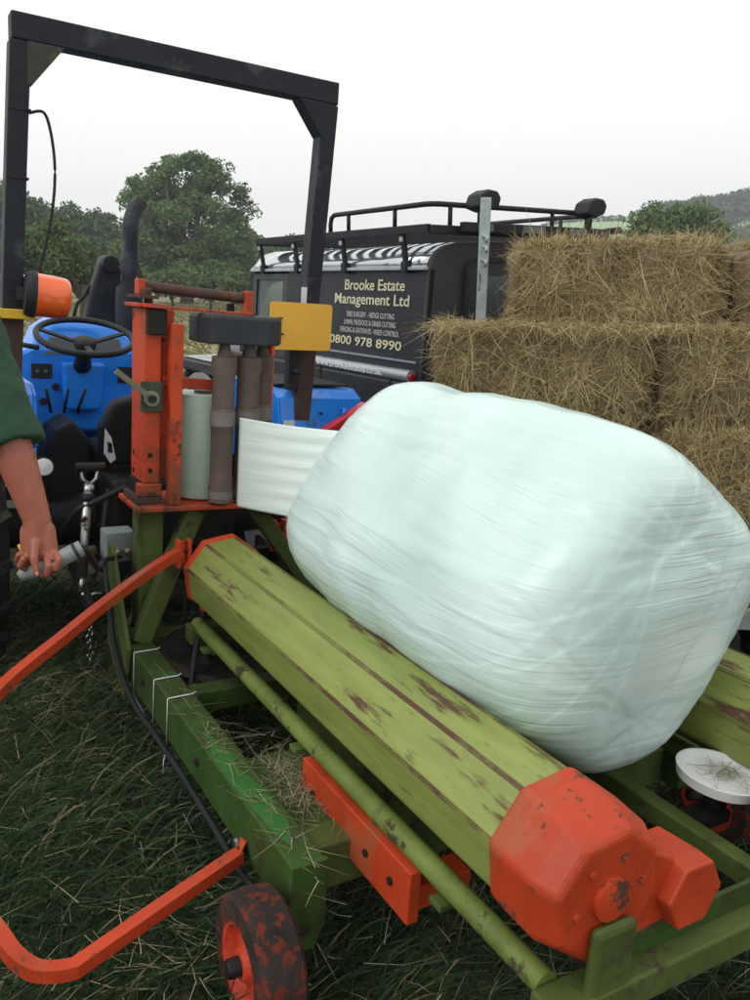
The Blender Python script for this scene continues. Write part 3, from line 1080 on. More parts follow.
# rail round the rear part of the rack
pts = [V(0, 1.00, 2.055), V(0, 1.00, 2.105), V(0, 0.985, 2.14), V(0, 0.95, 2.155), V(0, 0.3, 2.155), V(0, 0.0, 2.155), V(0.02, -0.04, 2.155), V(0.06, -0.06, 2.155), V(RW - .06, -0.06, 2.155), V(RW - .02, -0.04, 2.155), V(RW, 0.0, 2.155), V(RW, 0.95, 2.155), V(RW, 0.985, 2.14), V(RW, 1.0, 2.055)]
MB().tube(pts, 0.014, 8).build('rack_rail', M['black'], rack, smooth=True)
for (x, y) in ((0, 0.78), (0, 0.28), (RW, 0.78), (RW, 0.28), (0.12, -0.06), (0.83, -0.06), (RW - 0.12, -0.06)):
    MB().tube([(x, y, 2.05), (x, y, 2.15)], 0.012, 8).build('rail_post', M['black'], rack, smooth=True)
# rear light bar with pale panels and two work lamps
lb = MB().box((0.16, -0.13, 2.02), (1.22, -0.09, 2.07)).build('light_bar', M['black'], rack, bevel=0.004)
for x0, w in ((0.25, 0.1), (0.56, 0.15), (0.90, 0.13)):
    MB().box((x0, -0.136, 2.027), (x0 + w, -0.1301, 2.063)).build('light_panel', M['greyplastic'], rack)
for xc in (0.285, 1.06):
    mb = MB()
    prof2 = [(-0.075, 0.02), (-0.05, 0.085), (0.0, 0.11), (0.06, 0.105), (0.085, 0.07), (0.07, 0.025), (0.0, 0.0)]
    mb.prism([(xc + a, -0.17, 2.122 + b_) for a, b_ in prof2], (0, 0.12, 0))
    wl = mb.build('work_lamp', M['black'], rack, bevel=0.012)
for xc in (0.285, 1.06):
    MB().bar((xc, -0.11, 2.055), (xc, -0.11, 2.135), 0.03, 0.03).build('lamp_bracket', M['black'], rack)
MB().tube([(1.2, -0.11, 2.055), (1.32, -0.11, 2.07)], 0.02, 8).build('lamp_stub', M['black'], rack, smooth=True)


# sign lettering on the left side (flat letters, a few millimetres proud)
def lettering(text, size, y_c, z_c, width, material, parent, name='lettering', bold=0.0, serif=0.0, x=None):
    cu = bpy.data.curves.new(name, 'FONT')
    cu.body = text
    cu.size = size
    cu.align_x = 'CENTER'
    cu.offset = bold
    cu.extrude = 0.0012
    cu.resolution_u = 3
    tmp = bpy.data.objects.new(name, cu)
    COL.objects.link(tmp)
    dg = bpy.context.evaluated_depsgraph_get()
    me = bpy.data.meshes.new_from_object(tmp.evaluated_get(dg))
    bpy.data.objects.remove(tmp)
    n_ = len(me.vertices)
    co = np.zeros(n_ * 3)
    me.vertices.foreach_get('co', co)
    co = co.reshape(-1, 3)
    w = co[:, 0].max() - co[:, 0].min()
    sx = width / w
    xs = (co[:, 0] - (co[:, 0].max() + co[:, 0].min()) / 2) * sx
    new = np.zeros_like(co)
    zz = z_c + co[:, 1]
    if x is None:
        xx = np.array([side_x(z, 0) for z in zz]) - 0.004
    else:
        xx = np.full(n_, x)
    new[:, 0] = xx - co[:, 2]
    new[:, 1] = y_c - xs
    new[:, 2] = zz
    # one object for each word
    polys = [tuple(p_.vertices) for p_ in me.polygons]
    iv = sorted((min(new[list(q_), 1]), max(new[list(q_), 1]), k_) for k_, q_ in enumerate(polys))
    words, end = [], -1e9
    for lo_, hi_, k_ in iv:
        if lo_ > end + 0.16 * size:
            words.append([])
        words[-1].append(k_)
        end = max(end, hi_)
    for wd in words:
        used = sorted({i_ for k_ in wd for i_ in polys[k_]})
        mp_ = {i_: j_ for j_, i_ in enumerate(used)}
        wm = bpy.data.meshes.new(name)
        wm.from_pydata([tuple(new[i_]) for i_ in used], [], [tuple(mp_[i_] for i_ in polys[k_]) for k_ in wd])
        wm.materials.append(material)
        o = bpy.data.objects.new(name, wm)
        COL.objects.link(o)
        o.parent = parent
    bpy.data.meshes.remove(me)


lettering('Brooke Estate', 0.088, 0.552, 1.718, 0.66, M['lettering'], LR, bold=0.0009)
lettering('Management Ltd', 0.088, 0.583, 1.636, 0.83, M['lettering'], LR, bold=0.0009)
lettering('TREE SURGERY - HEDGE CUTTING', 0.044, 0.575, 1.560, 0.54, M['letteringw'], LR)
lettering('LAWN, PADDOCK & GRASS CUTTING', 0.044, 0.575, 1.513, 0.58, M['letteringw'], LR)
lettering('FENCING & GATEWAYS - WEED CONTROL', 0.044, 0.575, 1.466, 0.66, M['letteringw'], LR)
lettering('0800 978 8990', 0.072, 0.622, 1.393, 0.82, M['lettering'], LR, bold=0.0008)
lettering('www.brookeestates.co.uk', 0.05, 0.70, 1.252, 0.78, M['webtext'], LR, x=-0.0575)

# ================================================================== HAY BALES AND TRAILER
HDIR = Vector((1, -0.075, 0)).normalized()
HBK = Vector((0.075, 1, 0)).normalized()


def hay_mesh(seed, L=0.93, D=0.46, Hh=0.375, ns=19000):
    """returns core and strand meshes of one small square bale, origin at its front left bottom corner"""
    rng = np.random.default_rng(seed)
    random.seed(seed)
    bmv, bmf = [], []
    import bmesh
    bm = bmesh.new()
    bmesh.ops.create_grid(bm, x_segments=1, y_segments=1, size=1)
    bm.clear()
    nx, ny, nz = 30, 10, 10
    idx = {}

    def vid(i, j, k):
        key = (i, j, k)
        if key not in idx:
            x, y, z = i / nx, j / ny, k / nz
            p = Vector((x * L, y * D, z * Hh))
            c = Vector((L / 2, D / 2, Hh / 2))
            q = p - c
            # rounded edges
            e = Vector((q.x / (L / 2), q.y / (D / 2), q.z / (Hh / 2)))
            over = sorted((abs(e.x), abs(e.y), abs(e.z)))
            rr = 1 - 0.15 * max(0, over[1] - 0.5) ** 2 * 4
            p = c + q * rr
            fl = math.sin(x * 2 * math.pi * 6.5 + seed + 0.6 * math.sin(z * 4 + seed)) ** 8
            nrm = Vector((0, e.y if abs(e.y) > 0.98 else 0, e.z if abs(e.z) > 0.98 else 0))
            nv = noise.noise(p * 7 + Vector((seed * 3.1, 0, 0))) * 0.034 + noise.noise(p * 22 + Vector((seed, 5, 0))) * 0.014
            ins = -fl * 0.04 + nv + 0.028 * (((math.floor(x * 13 + seed) * 7.13 + seed * 1.7) % 1) - 0.5)
            # twine pinches the bale in two places
            for tw in (0.3, 0.7):
                pass
            if nrm.length > 0:
                p += nrm.normalized() * ins
            else:
                p += Vector((e.x, 0, 0)).normalized() * nv if abs(e.x) > 0.98 else Vector()
            idx[key] = bm.verts.new(p)
        return idx[key]
    for i in range(nx):
        for j in range(ny):
            for k, fl in ((0, False), (nz, True)):
                q = [vid(i, j, k), vid(i + 1, j, k), vid(i + 1, j + 1, k), vid(i, j + 1, k)]
                bm.faces.new(q if fl else q[::-1])
    for i in range(nx):
        for k in range(nz):
            for j, fl in ((0, True), (ny, False)):
                q = [vid(i, j, k), vid(i + 1, j, k), vid(i + 1, j, k + 1), vid(i, j, k + 1)]
                bm.faces.new(q if fl else q[::-1])
    for j in range(ny):
        for k in range(nz):
            for i, fl in ((0, False), (nx, True)):
                q = [vid(i, j, k), vid(i, j + 1, k), vid(i, j + 1, k + 1), vid(i, j, k + 1)]
                bm.faces.new(q if fl else q[::-1])
    core = bpy.data.meshes.new('hay_core')
    bm.to_mesh(core)
    bm.free()
    core.materials.append(M['haycore'])
    core.shade_smooth()
    # strands
    n = ns
    f = rng.choice(4, n, p=[0.55, 0.22, 0.12, 0.11])
    a, b_ = rng.uniform(0, 1, n), rng.uniform(0, 1, n)
    p = np.zeros((n, 3))
    nr = np.zeros((n, 3))
    s = f == 0
    p[s] = np.stack([a[s] * L, np.full(s.sum(), 0.0), b_[s] * Hh], 1)
    nr[s] = (0, -1, 0)
    s = f == 1
    p[s] = np.stack([a[s] * L, b_[s] * D, np.full(s.sum(), Hh)], 1)
    nr[s] = (0, 0, 1)
    s = f == 2
    p[s] = np.stack([np.full(s.sum(), 0.0), a[s] * D, b_[s] * Hh], 1)
    nr[s] = (-1, 0, 0)
    s = f == 3
    p[s] = np.stack([np.full(s.sum(), L), a[s] * D, b_[s] * Hh], 1)
    nr[s] = (1, 0, 0)
    ce = np.array([L / 2, D / 2, Hh / 2])
    ee = np.sort(np.abs((p - ce) / ce), axis=1)
    p = ce + (p - ce) * (1 - 0.15 * np.maximum(0, ee[:, 1] - 0.5) ** 2 * 4)[:, None]
    fl = np.sin(p[:, 0] / L * 2 * np.pi * 6.5 + seed + 0.6 * np.sin(p[:, 2] / Hh * 4 + seed)) ** 8
    ln = rng.uniform(0.03, 0.17, n) * (1 - 0.4 * fl)
    tang = rng.normal(size=(n, 3)) * np.array([0.8, 1, 1.15])
    tang -= nr * (tang * nr).sum(1, keepdims=True)
    lift = np.abs(rng.normal(0, 0.25, n))
    lift[rng.uniform(size=n) < 0.10] += 0.6
    d = unit(unit(tang) + nr * lift[:, None])
    hump = np.array([noise.noise(Vector(t_) * 7 + Vector((seed * 3.1, 0, 0))) * 0.034 for t_ in p])
    hump = hump + 0.028 * (((np.floor(p[:, 0] / L * 13 + seed) * 7.13 + seed * 1.7) % 1) - 0.5)
    start = p + nr * (hump - 0.008 - 0.036 * fl)[:, None] - d * (ln * 0.35)[:, None]
    bend = rng.normal(0, 0.3, (n, 3)) * ln[:, None] - nr * (ln * lift * 0.5)[:, None]
    bend[:, 2] -= ln * 0.15
    sn = unit(nr + rng.normal(0, 0.45, (n, 3)))
    A, F, ix = strands(start, d, sn, ln, rng.uniform(0.001, 0.0032, n), bend, 2)
    rn = np.clip(rng.beta(2.2, 2.4, n) - 0.3 * fl, 0, 1)  # straws in the flake grooves darker: crevice shade put into their colour
    o = np_mesh('hay_strands', A, F, M['haytop'], rnd=rn[ix])
    me = o.data
    bpy.data.objects.remove(o)
    return core, me


HAY = [hay_mesh(s) for s in (1, 2, 3, 4)]


def hay_bale(i, loc, rz, label, flip=False, tilt=0.0, sc=1.0):
    core, st = HAY[i]
    o = bpy.data.objects.new('hay_bale', core)
    COL.objects.link(o)
    o.location = loc
    o.rotation_euler = (tilt, 0, rz)
    o.scale = (sc, 1, 1)
    c = bpy.data.objects.new('loose_strands', st)
    COL.objects.link(c)
    c.parent = o
    c['kind'] = 'stuff'
    tag(o, label, 'hay bale', 'small square hay bales stacked on the trailer')
    return o


rz = math.atan2(HDIR.y, HDIR.x)


def hp(a, bk, z):
    p = Vector((0.235, 3.66, 0)) + HDIR * a + HBK * bk
    return (p.x, p.y, z)


names = {0: 'bottom', 1: 'second', 2: 'third'}
k = 0
for lay, z in ((0, 0.36), (1, 0.74), (2, 1.125)):
    for c in range(3):
        a = c * 0.955 + (0.0, -0.02, 0.03)[lay]
        where = ('left', 'middle', 'right')[c]
        hay_bale((lay * 2 + c) % 4, hp(a, (0.03, -0.03, 0.0)[lay] - (0.05 if c == 1 else 0) + random.uniform(-.02, .02), z), rz + random.uniform(-.04, .04),
                 '%s hay bale of the %s layer' % (where, names[lay]) + (' at the stack corner nearest the grey vehicle' if c == 0 else ''), tilt=random.uniform(-.02, .03))
hay_bale(1, hp(0.345, 0.13, 1.508), rz + 0.01, 'left hay bale of the top layer right of the galvanised post')
hay_bale(3, hp(1.30, 0.10, 1.512), rz - 0.015, 'right hay bale of the top layer below the bushy tree')

# loose hay lying on the ledge in front of the top layer
n = 7000
a = RNG.uniform(0.0, 2.2, n)
bk = RNG.uniform(-0.05, 0.2, n)
p = np.array([hp(x, y, 0) for x, y in zip(a, bk)])
p[:, 2] = 1.49 + RNG.uniform(0, 0.05, n)
az = RNG.uniform(0, 6.28, n)
d = unit(np.stack([np.cos(az), np.sin(az), RNG.normal(0.0, 0.3, n)], 1))
L = RNG.uniform(0.04, 0.17, n)
A, F, ix = strands(p, d, unit(np.stack([RNG.normal(0, .3, n), RNG.normal(0, .3, n), np.ones(n)], 1)), L, RNG.uniform(0.0008, 0.002, n), np.stack([RNG.normal(0, .2, n) * L, RNG.normal(0, .2, n) * L, -0.25 * L], 1), 2)
tag(np_mesh('loose_hay', A, F, M['haytop'], rnd=np.clip(RNG.beta(2.6, 2, n), 0, 1)[ix]), 'loose hay lying on the ledge below the top bales', 'hay', kind='stuff')

# flat trailer with a galvanised corner post
p0 = hp(-0.06, -0.06, 0)
tr_m = Matrix.Rotation(rz, 4, 'Z')
tr_m.translation = Vector((p0[0], p0[1], -0.08))
T = empty('trailer', tr_m)
tag(T, 'low flat trailer under the hay bales with a galvanised corner post', 'trailer')
mb = MB()
mb.box((0, 0, 0.30), (3.05, 0.06, 0.40))
mb.box((0, 0.66, 0.30), (3.05, 0.72, 0.40))
mb.box((0, 0.061, 0.30), (0.06, 0.659, 0.40))
mb.box((2.99, 0.061, 0.30), (3.05, 0.659, 0.40))
mb.build('bed_frame', M['galv'], T, bevel=0.004)
for i in range(5):
    MB().box((0.0, 0.004 + i * 0.1436, 0.402), (3.05, 0.138 + i * 0.1436, 0.43)).build('plank', M['bark'], T, bevel=0.003)
post = MB()
post.bar((0.275, 0.48, 0.43), (0.285, 0.5, 2.15), 0.048, 0.045, up=(0, 1, 0))
po = post.build('corner_post', M['galv'], T, bevel=0.004)
for z in (1.94, 1.88, 1.985):
    MB().tube([(0.275, 0.47, z), (0.295, 0.452, z - 0.01), (0.29, 0.445, z - 0.03)], 0.008, 6).build('latch_pin', M['galv'], po, smooth=True)
MB().tube([(0.27, 0.455, 1.92), (0.262, 0.45, 1.86), (0.272, 0.45, 1.80), (0.266, 0.45, 1.74)], 0.004, 5).build('chain', M['galv'], po, smooth=True)
for x in (1.25, 1.75):
    for y in (0.03, 0.72):
        w = MB().lathe([(0.11, -0.06), (0.19, -0.06), (0.21, -0.03), (0.21, 0.03), (0.19, 0.06), (0.11, 0.06)], (x, y if y > 0.1 else 0.02, 0.215), (0, 1, 0), 22).build('wheel', M['rubber'], T, smooth=True, angle=45)
        MB().lathe([(0.02, -0.05), (0.108, -0.05), (0.108, 0.05), (0.02, 0.05)], (x, y if y > 0.1 else 0.02, 0.215), (0, 1, 0), 18).build('rim', M['galv'], w, smooth=True, angle=40)
MB().bar((3.05, 0.36, 0.35), (3.9, 0.36, 0.35), 0.07, 0.07).build('drawbar', M['galv'], T, bevel=0.005)


# ================================================================== BLUE TRACTOR  (u right, v forward, w up on the sloping ground)
TO = (1.1, 4.2, 0.0)
TR = empty('tractor', slope_frame(TO))
tag(TR, 'blue compact tractor with tall black roll bar in front of the wrapper', 'tractor')


def tp(mb, name, material, parent=TR, **k):
    return mb.build(name, material, parent, org=TO, **k)


def pu(w, base):
    """the roll bar leans a little sideways"""
    return base + (w - 1.6) * 0.05


RV = 3.75
lu, ru = 0.395, 1.71
roll = tp(MB().bar((pu(2.64, lu) - 0.034, RV, 2.652), (pu(2.64, ru) + 0.034, RV, 2.652), 0.085, 0.096), 'roll_bar', M['rops'], bevel=0.006)
for b_ in (lu, ru):
    MB().bar((pu(1.58, b_), RV, 1.585), (pu(2.60, b_), RV, 2.603), 0.076, 0.084, up=(0, 1, 0)).build('roll_bar_post', M['rops'], roll, org=TO, bevel=0.006)
for (b_, s) in ((lu, 1), (ru, -1)):
    e = pu(2.6, b_) + s * 0.034
    g = MB().prism([(e - s * 0.01, RV - 0.045, 2.604), (e + s * 0.125, RV - 0.045, 2.604), (e + s * 0.012, RV - 0.045, 2.46), (e - s * 0.012, RV - 0.045, 2.45)], (0, 0.088, 0))
    g.build('gusset', M['moss'] if s == 1 else M['rops'], roll, org=TO, bevel=0.003)
# cable hanging beside the left post
pts = [(0.47, 3.71, 2.35), (0.52, 3.70, 2.36), (0.545, 3.70, 2.30), (0.56, 3.70, 2.18), (0.555, 3.70, 2.05), (0.53, 3.70, 1.9), (0.50, 3.70, 1.78), (0.485, 3.70, 1.66)]
MB().tube(bez(pts), 0.006, 6).build('cable', M['black'], roll, org=TO, smooth=True)
for z in (2.11, 2.36):
    MB().box((pu(z, lu) - 0.037, 3.704, z - 0.004), (pu(z, lu) + 0.045, 3.796, z + 0.004)).build('cable_tie', M['black'], roll, org=TO)
# lower posts, rusty
for b_, wl in ((lu, 1.1), (ru, 1.16)):
    mb = MB().bar((pu(wl, b_), RV, wl), (pu(1.58, b_), RV, 1.58), 0.085, 0.1, up=(0, 1, 0))
    tp(mb, 'post_socket', M['rustbrown'], bevel=0.005)
mb = MB().box((1.60, 3.69, 1.31), (1.66, 3.74, 1.52))
mb.tube([(1.63, 3.68, 1.40), (1.63, 3.64, 1.40)], 0.014, 8)
tp(mb, 'hinge_bracket', M['black'], bevel=0.004)
tp(MB().box((0.30, 3.66, 1.575), (0.475, 3.84, 1.612)), 'fold_bracket', M['yellowp'], bevel=0.003)
# white sticker on the right post
tp(MB().box((pu(1.72, ru) - 0.062, 3.7035, 1.69), (pu(1.72, ru) - 0.034, 3.7065, 1.79)), 'post_sticker', M['decal'])
# orange indicator lamp on its black base
c = V(0.462, 3.66, 1.675)
ax = V(0.95, -0.05, -0.08)
lamp = tp(MB().lathe([(0.03, -0.03), (0.082, -0.028), (0.09, -0.01), (0.09, 0.012), (0.075, 0.02)], c, ax, 22), 'indicator_lamp', M['black'], smooth=True, angle=40)
MB().lathe([(0.088, 0.0), (0.09, 0.012), (0.084, 0.02), (0.083, 0.075), (0.079, 0.12), (0.072, 0.135), (0.05, 0.143), (0.0, 0.145)], c, ax, 22, caps=False).build('lens', M['lens'], lamp, org=TO, smooth=True, angle=50)
MB().bar(c + V(-0.05, 0.02, 0.0), c + V(0.0, 0, 0), 0.05, 0.05).build('lamp_arm', M['black'], lamp, org=TO)
# yellow number plate with rounded corners, nothing printed but a black clip
pl = []
x0, x1, z0, z1, r_ = 1.455, 1.772, 1.502, 1.715, 0.018
for cx_, cz_, a0 in ((x1 - r_, z1 - r_, 0), (x0 + r_, z1 - r_, 90), (x0 + r_, z0 + r_, 180), (x1 - r_, z0 + r_, 270)):
    for i in range(5):
        a = R(a0 + 22.5 * i)
        xx, zz = cx_ + r_ * math.cos(a), cz_ + r_ * math.sin(a)
        pl.append((xx, 3.60 + 0.03 * (xx - x0), zz + 0.01 * (xx - x0)))
npl = tp(MB().prism(pl, (0, 0.006, 0)), 'number_plate', M['yellow'])
mb = MB()
mb.box((1.496, 3.592, 1.640), (1.514, 3.604, 1.647))
mb.box((1.490, 3.592, 1.572), (1.497, 3.604, 1.647))
mb.box((1.496, 3.592, 1.570), (1.522, 3.604, 1.577))
mb.build('plate_mark', M['black'], npl, org=TO)
mb = MB().bar((1.665, 3.622, 1.6), (1.70, 3.72, 1.6), 0.03, 0.03)
mb.build('plate_bracket', M['black'], npl, org=TO)

# fenders
for side in (0, 1):
    if side == 0:
        ua, ub = 0.05, 0.47
    else:
        ua, ub = 1.575, 2.02
    prof = [(3.695, 1.06), (3.69, 1.10), (3.72, 1.27), (3.80, 1.31), (4.40, 1.31), (4.62, 1.20), (4.78, 0.95), (4.80, 0.75)]
    mb = MB()
    # side (inner) wall and top skin
    iu = ub if side == 0 else ua
    mb.loft([[V(ua, v, w), V(ub, v, w)] for v, w in prof], caps=False, closed=False)
    wall = [V(iu, v, w) for v, w in prof]
    mb.add(wall, [tuple(range(len(wall)))])
    fe = tp(mb, 'fender', M['blue'])
    so = fe.modifiers.new('thickness', 'SOLIDIFY')
    so.thickness = 0.012
    bv = fe.modifiers.new('bevel', 'BEVEL')
    bv.width = 0.012
    bv.segments = 3
    bv.limit_method = 'ANGLE'
    MB().box((ua + 0.02, 3.80, 1.318), (ub - 0.03, 4.36, 1.33)).build('fender_mat', M['black'], fe, org=TO, bevel=0.004)
    if side == 1:
        MB().box((1.585, 3.682, 1.13), (1.64, 3.689, 1.165)).build('fender_label', M['decal'], fe, org=TO)
        mb = MB().tube([(1.90, 3.69, 1.22), (1.90, 3.665, 1.22), (1.89, 3.66, 1.19)], 0.009, 6)
        mb.build('fender_hook', M['blue'], fe, org=TO, smooth=True)
        MB().prism([(1.77, 3.62, 1.125), (1.99, 3.62, 1.125), (2.0, 3.62, 1.262), (1.90, 3.62, 1.20)], (0, 0.06, 0)).build('rear_reflector', M['red'], fe, org=TO, bevel=0.006)
        MB().lathe([(0.008, 0), (0.008, 0.01)], (1.78, 3.688, 1.2), (0, -1, 0), 8).build('bolt', M['black'], fe, org=TO)


# wheels
def tractor_wheel(c, rad, wid, lugs, rimmat):
    c = Vector(c)
    prof = [(rad * 0.56, -wid * 0.42), (rad * 0.8, -wid * 0.5), (rad * 0.93, -wid * 0.46), (rad * 0.955, -wid * 0.25), (rad * 0.96, 0), (rad * 0.955, wid * 0.25), (rad * 0.93, wid * 0.46), (rad * 0.8, wid * 0.5), (rad * 0.56, wid * 0.42)]
    o = tp(MB().lathe(prof, c, (1, 0, 0), 36, caps=False), 'wheel', M['rubber'], smooth=True, angle=50)
    mb = MB()
    for i in range(lugs):
        a = 2 * math.pi * i / lugs
        s = 1 if i % 2 else -1
        a2 = a + 0.16
        r1, r2 = rad * 0.94, rad * 1.0
        p = c + V(s * wid * 0.48, math.cos(a) * rad * 0.965, math.sin(a) * rad * 0.965)
        q = c + V(-s * wid * 0.03, math.cos(a2) * rad * 0.975, math.sin(a2) * rad * 0.975)
        mb.bar(p, q, 0.035, 0.05, up=V(0, math.cos(a), math.sin(a)))
    mb.build('tread', M['rubber'], o, org=TO)
    MB().lathe([(0.05, -wid * 0.1), (rad * 0.2, -wid * 0.12), (rad * 0.35, -wid * 0.2), (rad * 0.5, -wid * 0.4), (rad * 0.57, -wid * 0.42), (rad * 0.57, wid * 0.42), (rad * 0.4, wid * 0.1)], c, (1, 0, 0), 24).build('rim', rimmat, o, org=TO, smooth=True, angle=40)
    return o


for u in (0.22, 1.86):
    tractor_wheel((u, 4.22, 0.58), 0.58, 0.30, 34, M['white'])
for u in (0.35, 1.78):
    tractor_wheel((u, 6.0, 0.36), 0.36, 0.20, 28, M['white'])
# transmission housing, rear axle, front chassis
mb = MB()
mb.box((0.80, 3.78, 0.38), (1.40, 4.5, 0.88))
mb.box((0.88, 4.5, 0.42), (1.32, 5.0, 0.82))
mb.box((0.90, 3.70, 0.55), (1.30, 3.78, 0.80))
tp(mb, 'transmission', M['greasy'], bevel=0.03)
tp(MB().tube([(0.25, 4.22, 0.58), (0.5, 4.22, 0.58), (0.8, 4.22, 0.62), (1.4, 4.22, 0.62), (1.6, 4.22, 0.58), (1.85, 4.22, 0.58)], [0.09, 0.1, 0.14, 0.14, 0.1, 0.09], 14), 'rear_axle', M['greasy'], smooth=True)
tp(MB().box((0.92, 5.0, 0.42), (1.28, 6.3, 0.75)), 'engine_block', M['greasy'], bevel=0.02)
tp(MB().bar((0.4, 6.0, 0.36), (1.75, 6.0, 0.36), 0.09, 0.09), 'front_axle', M['black'], bevel=0.01)
tp(MB().box((0.50, 4.45, 0.46), (1.65, 5.1, 0.50)), 'foot_plate', M['black'], bevel=0.005)
mb = MB()
mb.loft([[V(0.72, v, 0.75), V(0.70, v, 1.15), V(0.78, v, 1.30 - d), V(0.92, v, 1.36 - d), V(1.25, v, 1.36 - d), V(1.38, v, 1.30 - d), V(1.46, v, 1.15), V(1.44, v, 0.75)] for v, d in ((4.93, 0.0), (5.6, 0.03), (6.3, 0.08), (6.42, 0.16))])
tp(mb, 'bonnet', M['blue'], bevel=0.012)
# dashboard
mb = MB()
mb.loft([[V(0.50, 4.60 + y, 0.98), V(0.50, 4.60 + y, 1.36), V(0.60, 4.60 + y, 1.41), V(0.64, 4.62 + y, 1.50 - z), V(0.72, 4.64 + y, 1.555 - z), V(1.00, 4.64 + y, 1.555 - z), V(1.10, 4.62 + y, 1.50 - z), V(1.14, 4.60 + y, 1.41), V(1.30, 4.60 + y, 1.37), V(1.32, 4.60 + y, 0.98)] for y, z in ((0.0, 0.03), (0.05, 0.0), (0.30, 0.0))])
dash = tp(mb, 'dashboard', M['blue'], bevel=0.02, seg=3)


def dp(mb, name, m_, **k):
    return mb.build(name, m_, dash, org=TO, **k)


dp(MB().prism([(0.66, 4.596, 1.375), (1.06, 4.596, 1.385), (1.04, 4.612, 1.47), (0.69, 4.612, 1.465)], (0, -0.008, 0)), 'gauge_panel', M['greyplastic'], bevel=0.006)
dp(MB().box((0.60, 4.588, 1.255), (0.70, 4.598, 1.33)), 'switch_panel', M['black'], bevel=0.004)
dp(MB().box((1.03, 4.588, 1.24), (1.17, 4.598, 1.325)), 'switch_panel', M['black'], bevel=0.004)
mb = MB()
for x in (0.628, 0.668):
    mb.box((x - 0.008, 4.584, 1.285), (x + 0.008, 4.589, 1.30))
dp(mb, 'switch', M['greyplastic'])
dp(MB().prism([(0.74, 4.60, 1.34), (0.95, 4.60, 1.345), (0.94, 4.60, 1.16), (0.92, 4.60, 1.10), (0.77, 4.60, 1.10), (0.75, 4.60, 1.16)], (0, -0.07, 0)), 'column_shroud', M['blue'], bevel=0.015)
for (x, z) in ((0.715, 1.215), (0.655, 1.14)):
    dp(MB().lathe([(0.018, 0), (0.02, 0.015), (0.016, 0.022)], (x, 4.598, z), (0, -1, 0), 12), 'knob', M['black'], smooth=True, angle=40)
dp(MB().lathe([(0.0, 0.01), (0.012, 0.008), (0.016, 0)], (0.535, 4.60, 1.365), (0, -1, 0), 10, caps=False), 'warning_lamp', M['yellowp'], smooth=True)
# steering wheel
sc_ = V(0.815, 4.36, 1.485)
sn = V(-0.02, -0.34, 1.0).normalized()
q = sn.to_track_quat('Z', 'Y')
mb = MB()
RAD = 0.225
rings = []
for i in range(49):
    a = 2 * math.pi * i / 48
    e = q @ V(math.cos(a), math.sin(a), 0)
    rings.append([sc_ + e * RAD + (e * math.cos(t) + sn * math.sin(t)) * 0.016 for t in [2 * math.pi * k_ / 10 for k_ in range(10)]])
mb.loft(rings, caps=False)
sw = tp(mb, 'steering_wheel', M['seat'], smooth=True)
for a in (0.35, 2.8, 4.71):
    e = q @ V(math.cos(a), math.sin(a), 0)
    MB().bar(sc_ - sn * 0.035 + e * 0.03, sc_ + e * RAD, 0.03, 0.012, up=sn).build('spoke', M['seat'], sw, org=TO, bevel=0.004)
MB().lathe([(0.05, -0.06), (0.055, -0.03), (0.045, -0.012), (0.0, -0.008)], sc_, sn, 18, caps=False).build('hub', M['seat'], sw, org=TO, smooth=True)
tp(MB().tube([sc_ - sn * 0.05, V(0.835, 4.53, 1.33)], [0.03, 0.045], 12), 'steering_column', M['seat'], smooth=True)
# lever left of the wheel
tp(MB().tube([(0.50, 4.5, 1.42), (0.47, 4.40, 1.45), (0.50, 4.3, 1.44), (0.58, 4.25, 1.43)], 0.012, 8), 'throttle_lever', M['seat'], smooth=True)
# seat with sticker, side console
mb = MB()
mb.loft([[V(0.80, 3.96 + a, 0.92), V(0.79, 3.93 + a, 1.10), V(0.84, 3.90 + a, 1.22), V(0.95, 3.89 + a, 1.255), V(1.25, 3.89 + a, 1.255), V(1.36, 3.90 + a, 1.22), V(1.40, 3.93 + a, 1.10), V(1.40, 3.96 + a, 0.92)] for a in (0, 0.05, 0.11)])
seat = tp(mb, 'seat', M['seat'], bevel=0.03, seg=3)
MB().box((0.82, 3.99, 0.86), (1.40, 4.45, 0.98)).build('seat_cushion', M['seat'], seat, org=TO, bevel=0.04, seg=3)
mb = MB().prism([(0.805, 3.925, 1.10), (0.835, 3.925, 1.055), (0.855, 3.925, 0.955), (0.83, 3.925, 0.935), (0.80, 3.925, 0.985)], (0, -0.006, 0))
MBs = mb.build('seat_sticker', M['decal'], seat, org=TO, bevel=0.004)
mb = MB().prism([(0.815, 3.917, 1.04), (0.835, 3.917, 1.03), (0.838, 3.917, 0.985), (0.818, 3.917, 0.99)], (0, -0.003, 0))
mb.build('sticker_print', M['trim'] if 'trim' in M else M['rops'], seat, org=TO)
mb = MB()
mb.loft([[V(0.60, 4.2 + a, 0.7), V(0.60, 4.2 + a, 0.98), V(0.64, 4.2 + a, 1.05), V(0.72, 4.2 + a, 1.10), V(0.80, 4.2 + a, 1.0), V(0.80, 4.2 + a, 0.7)] for a in (0, 0.3)])
tp(mb, 'side_console', M['seat'], bevel=0.02)
mb = MB()
for x, dx in ((0.64, -0.03), (0.70, 0.01), (0.76, 0.03)):
    mb.tube([(x, 4.3, 1.12), (x + dx, 4.25, 1.24)], 0.008, 6)
tp(mb, 'hand_levers', M['black'], smooth=True)
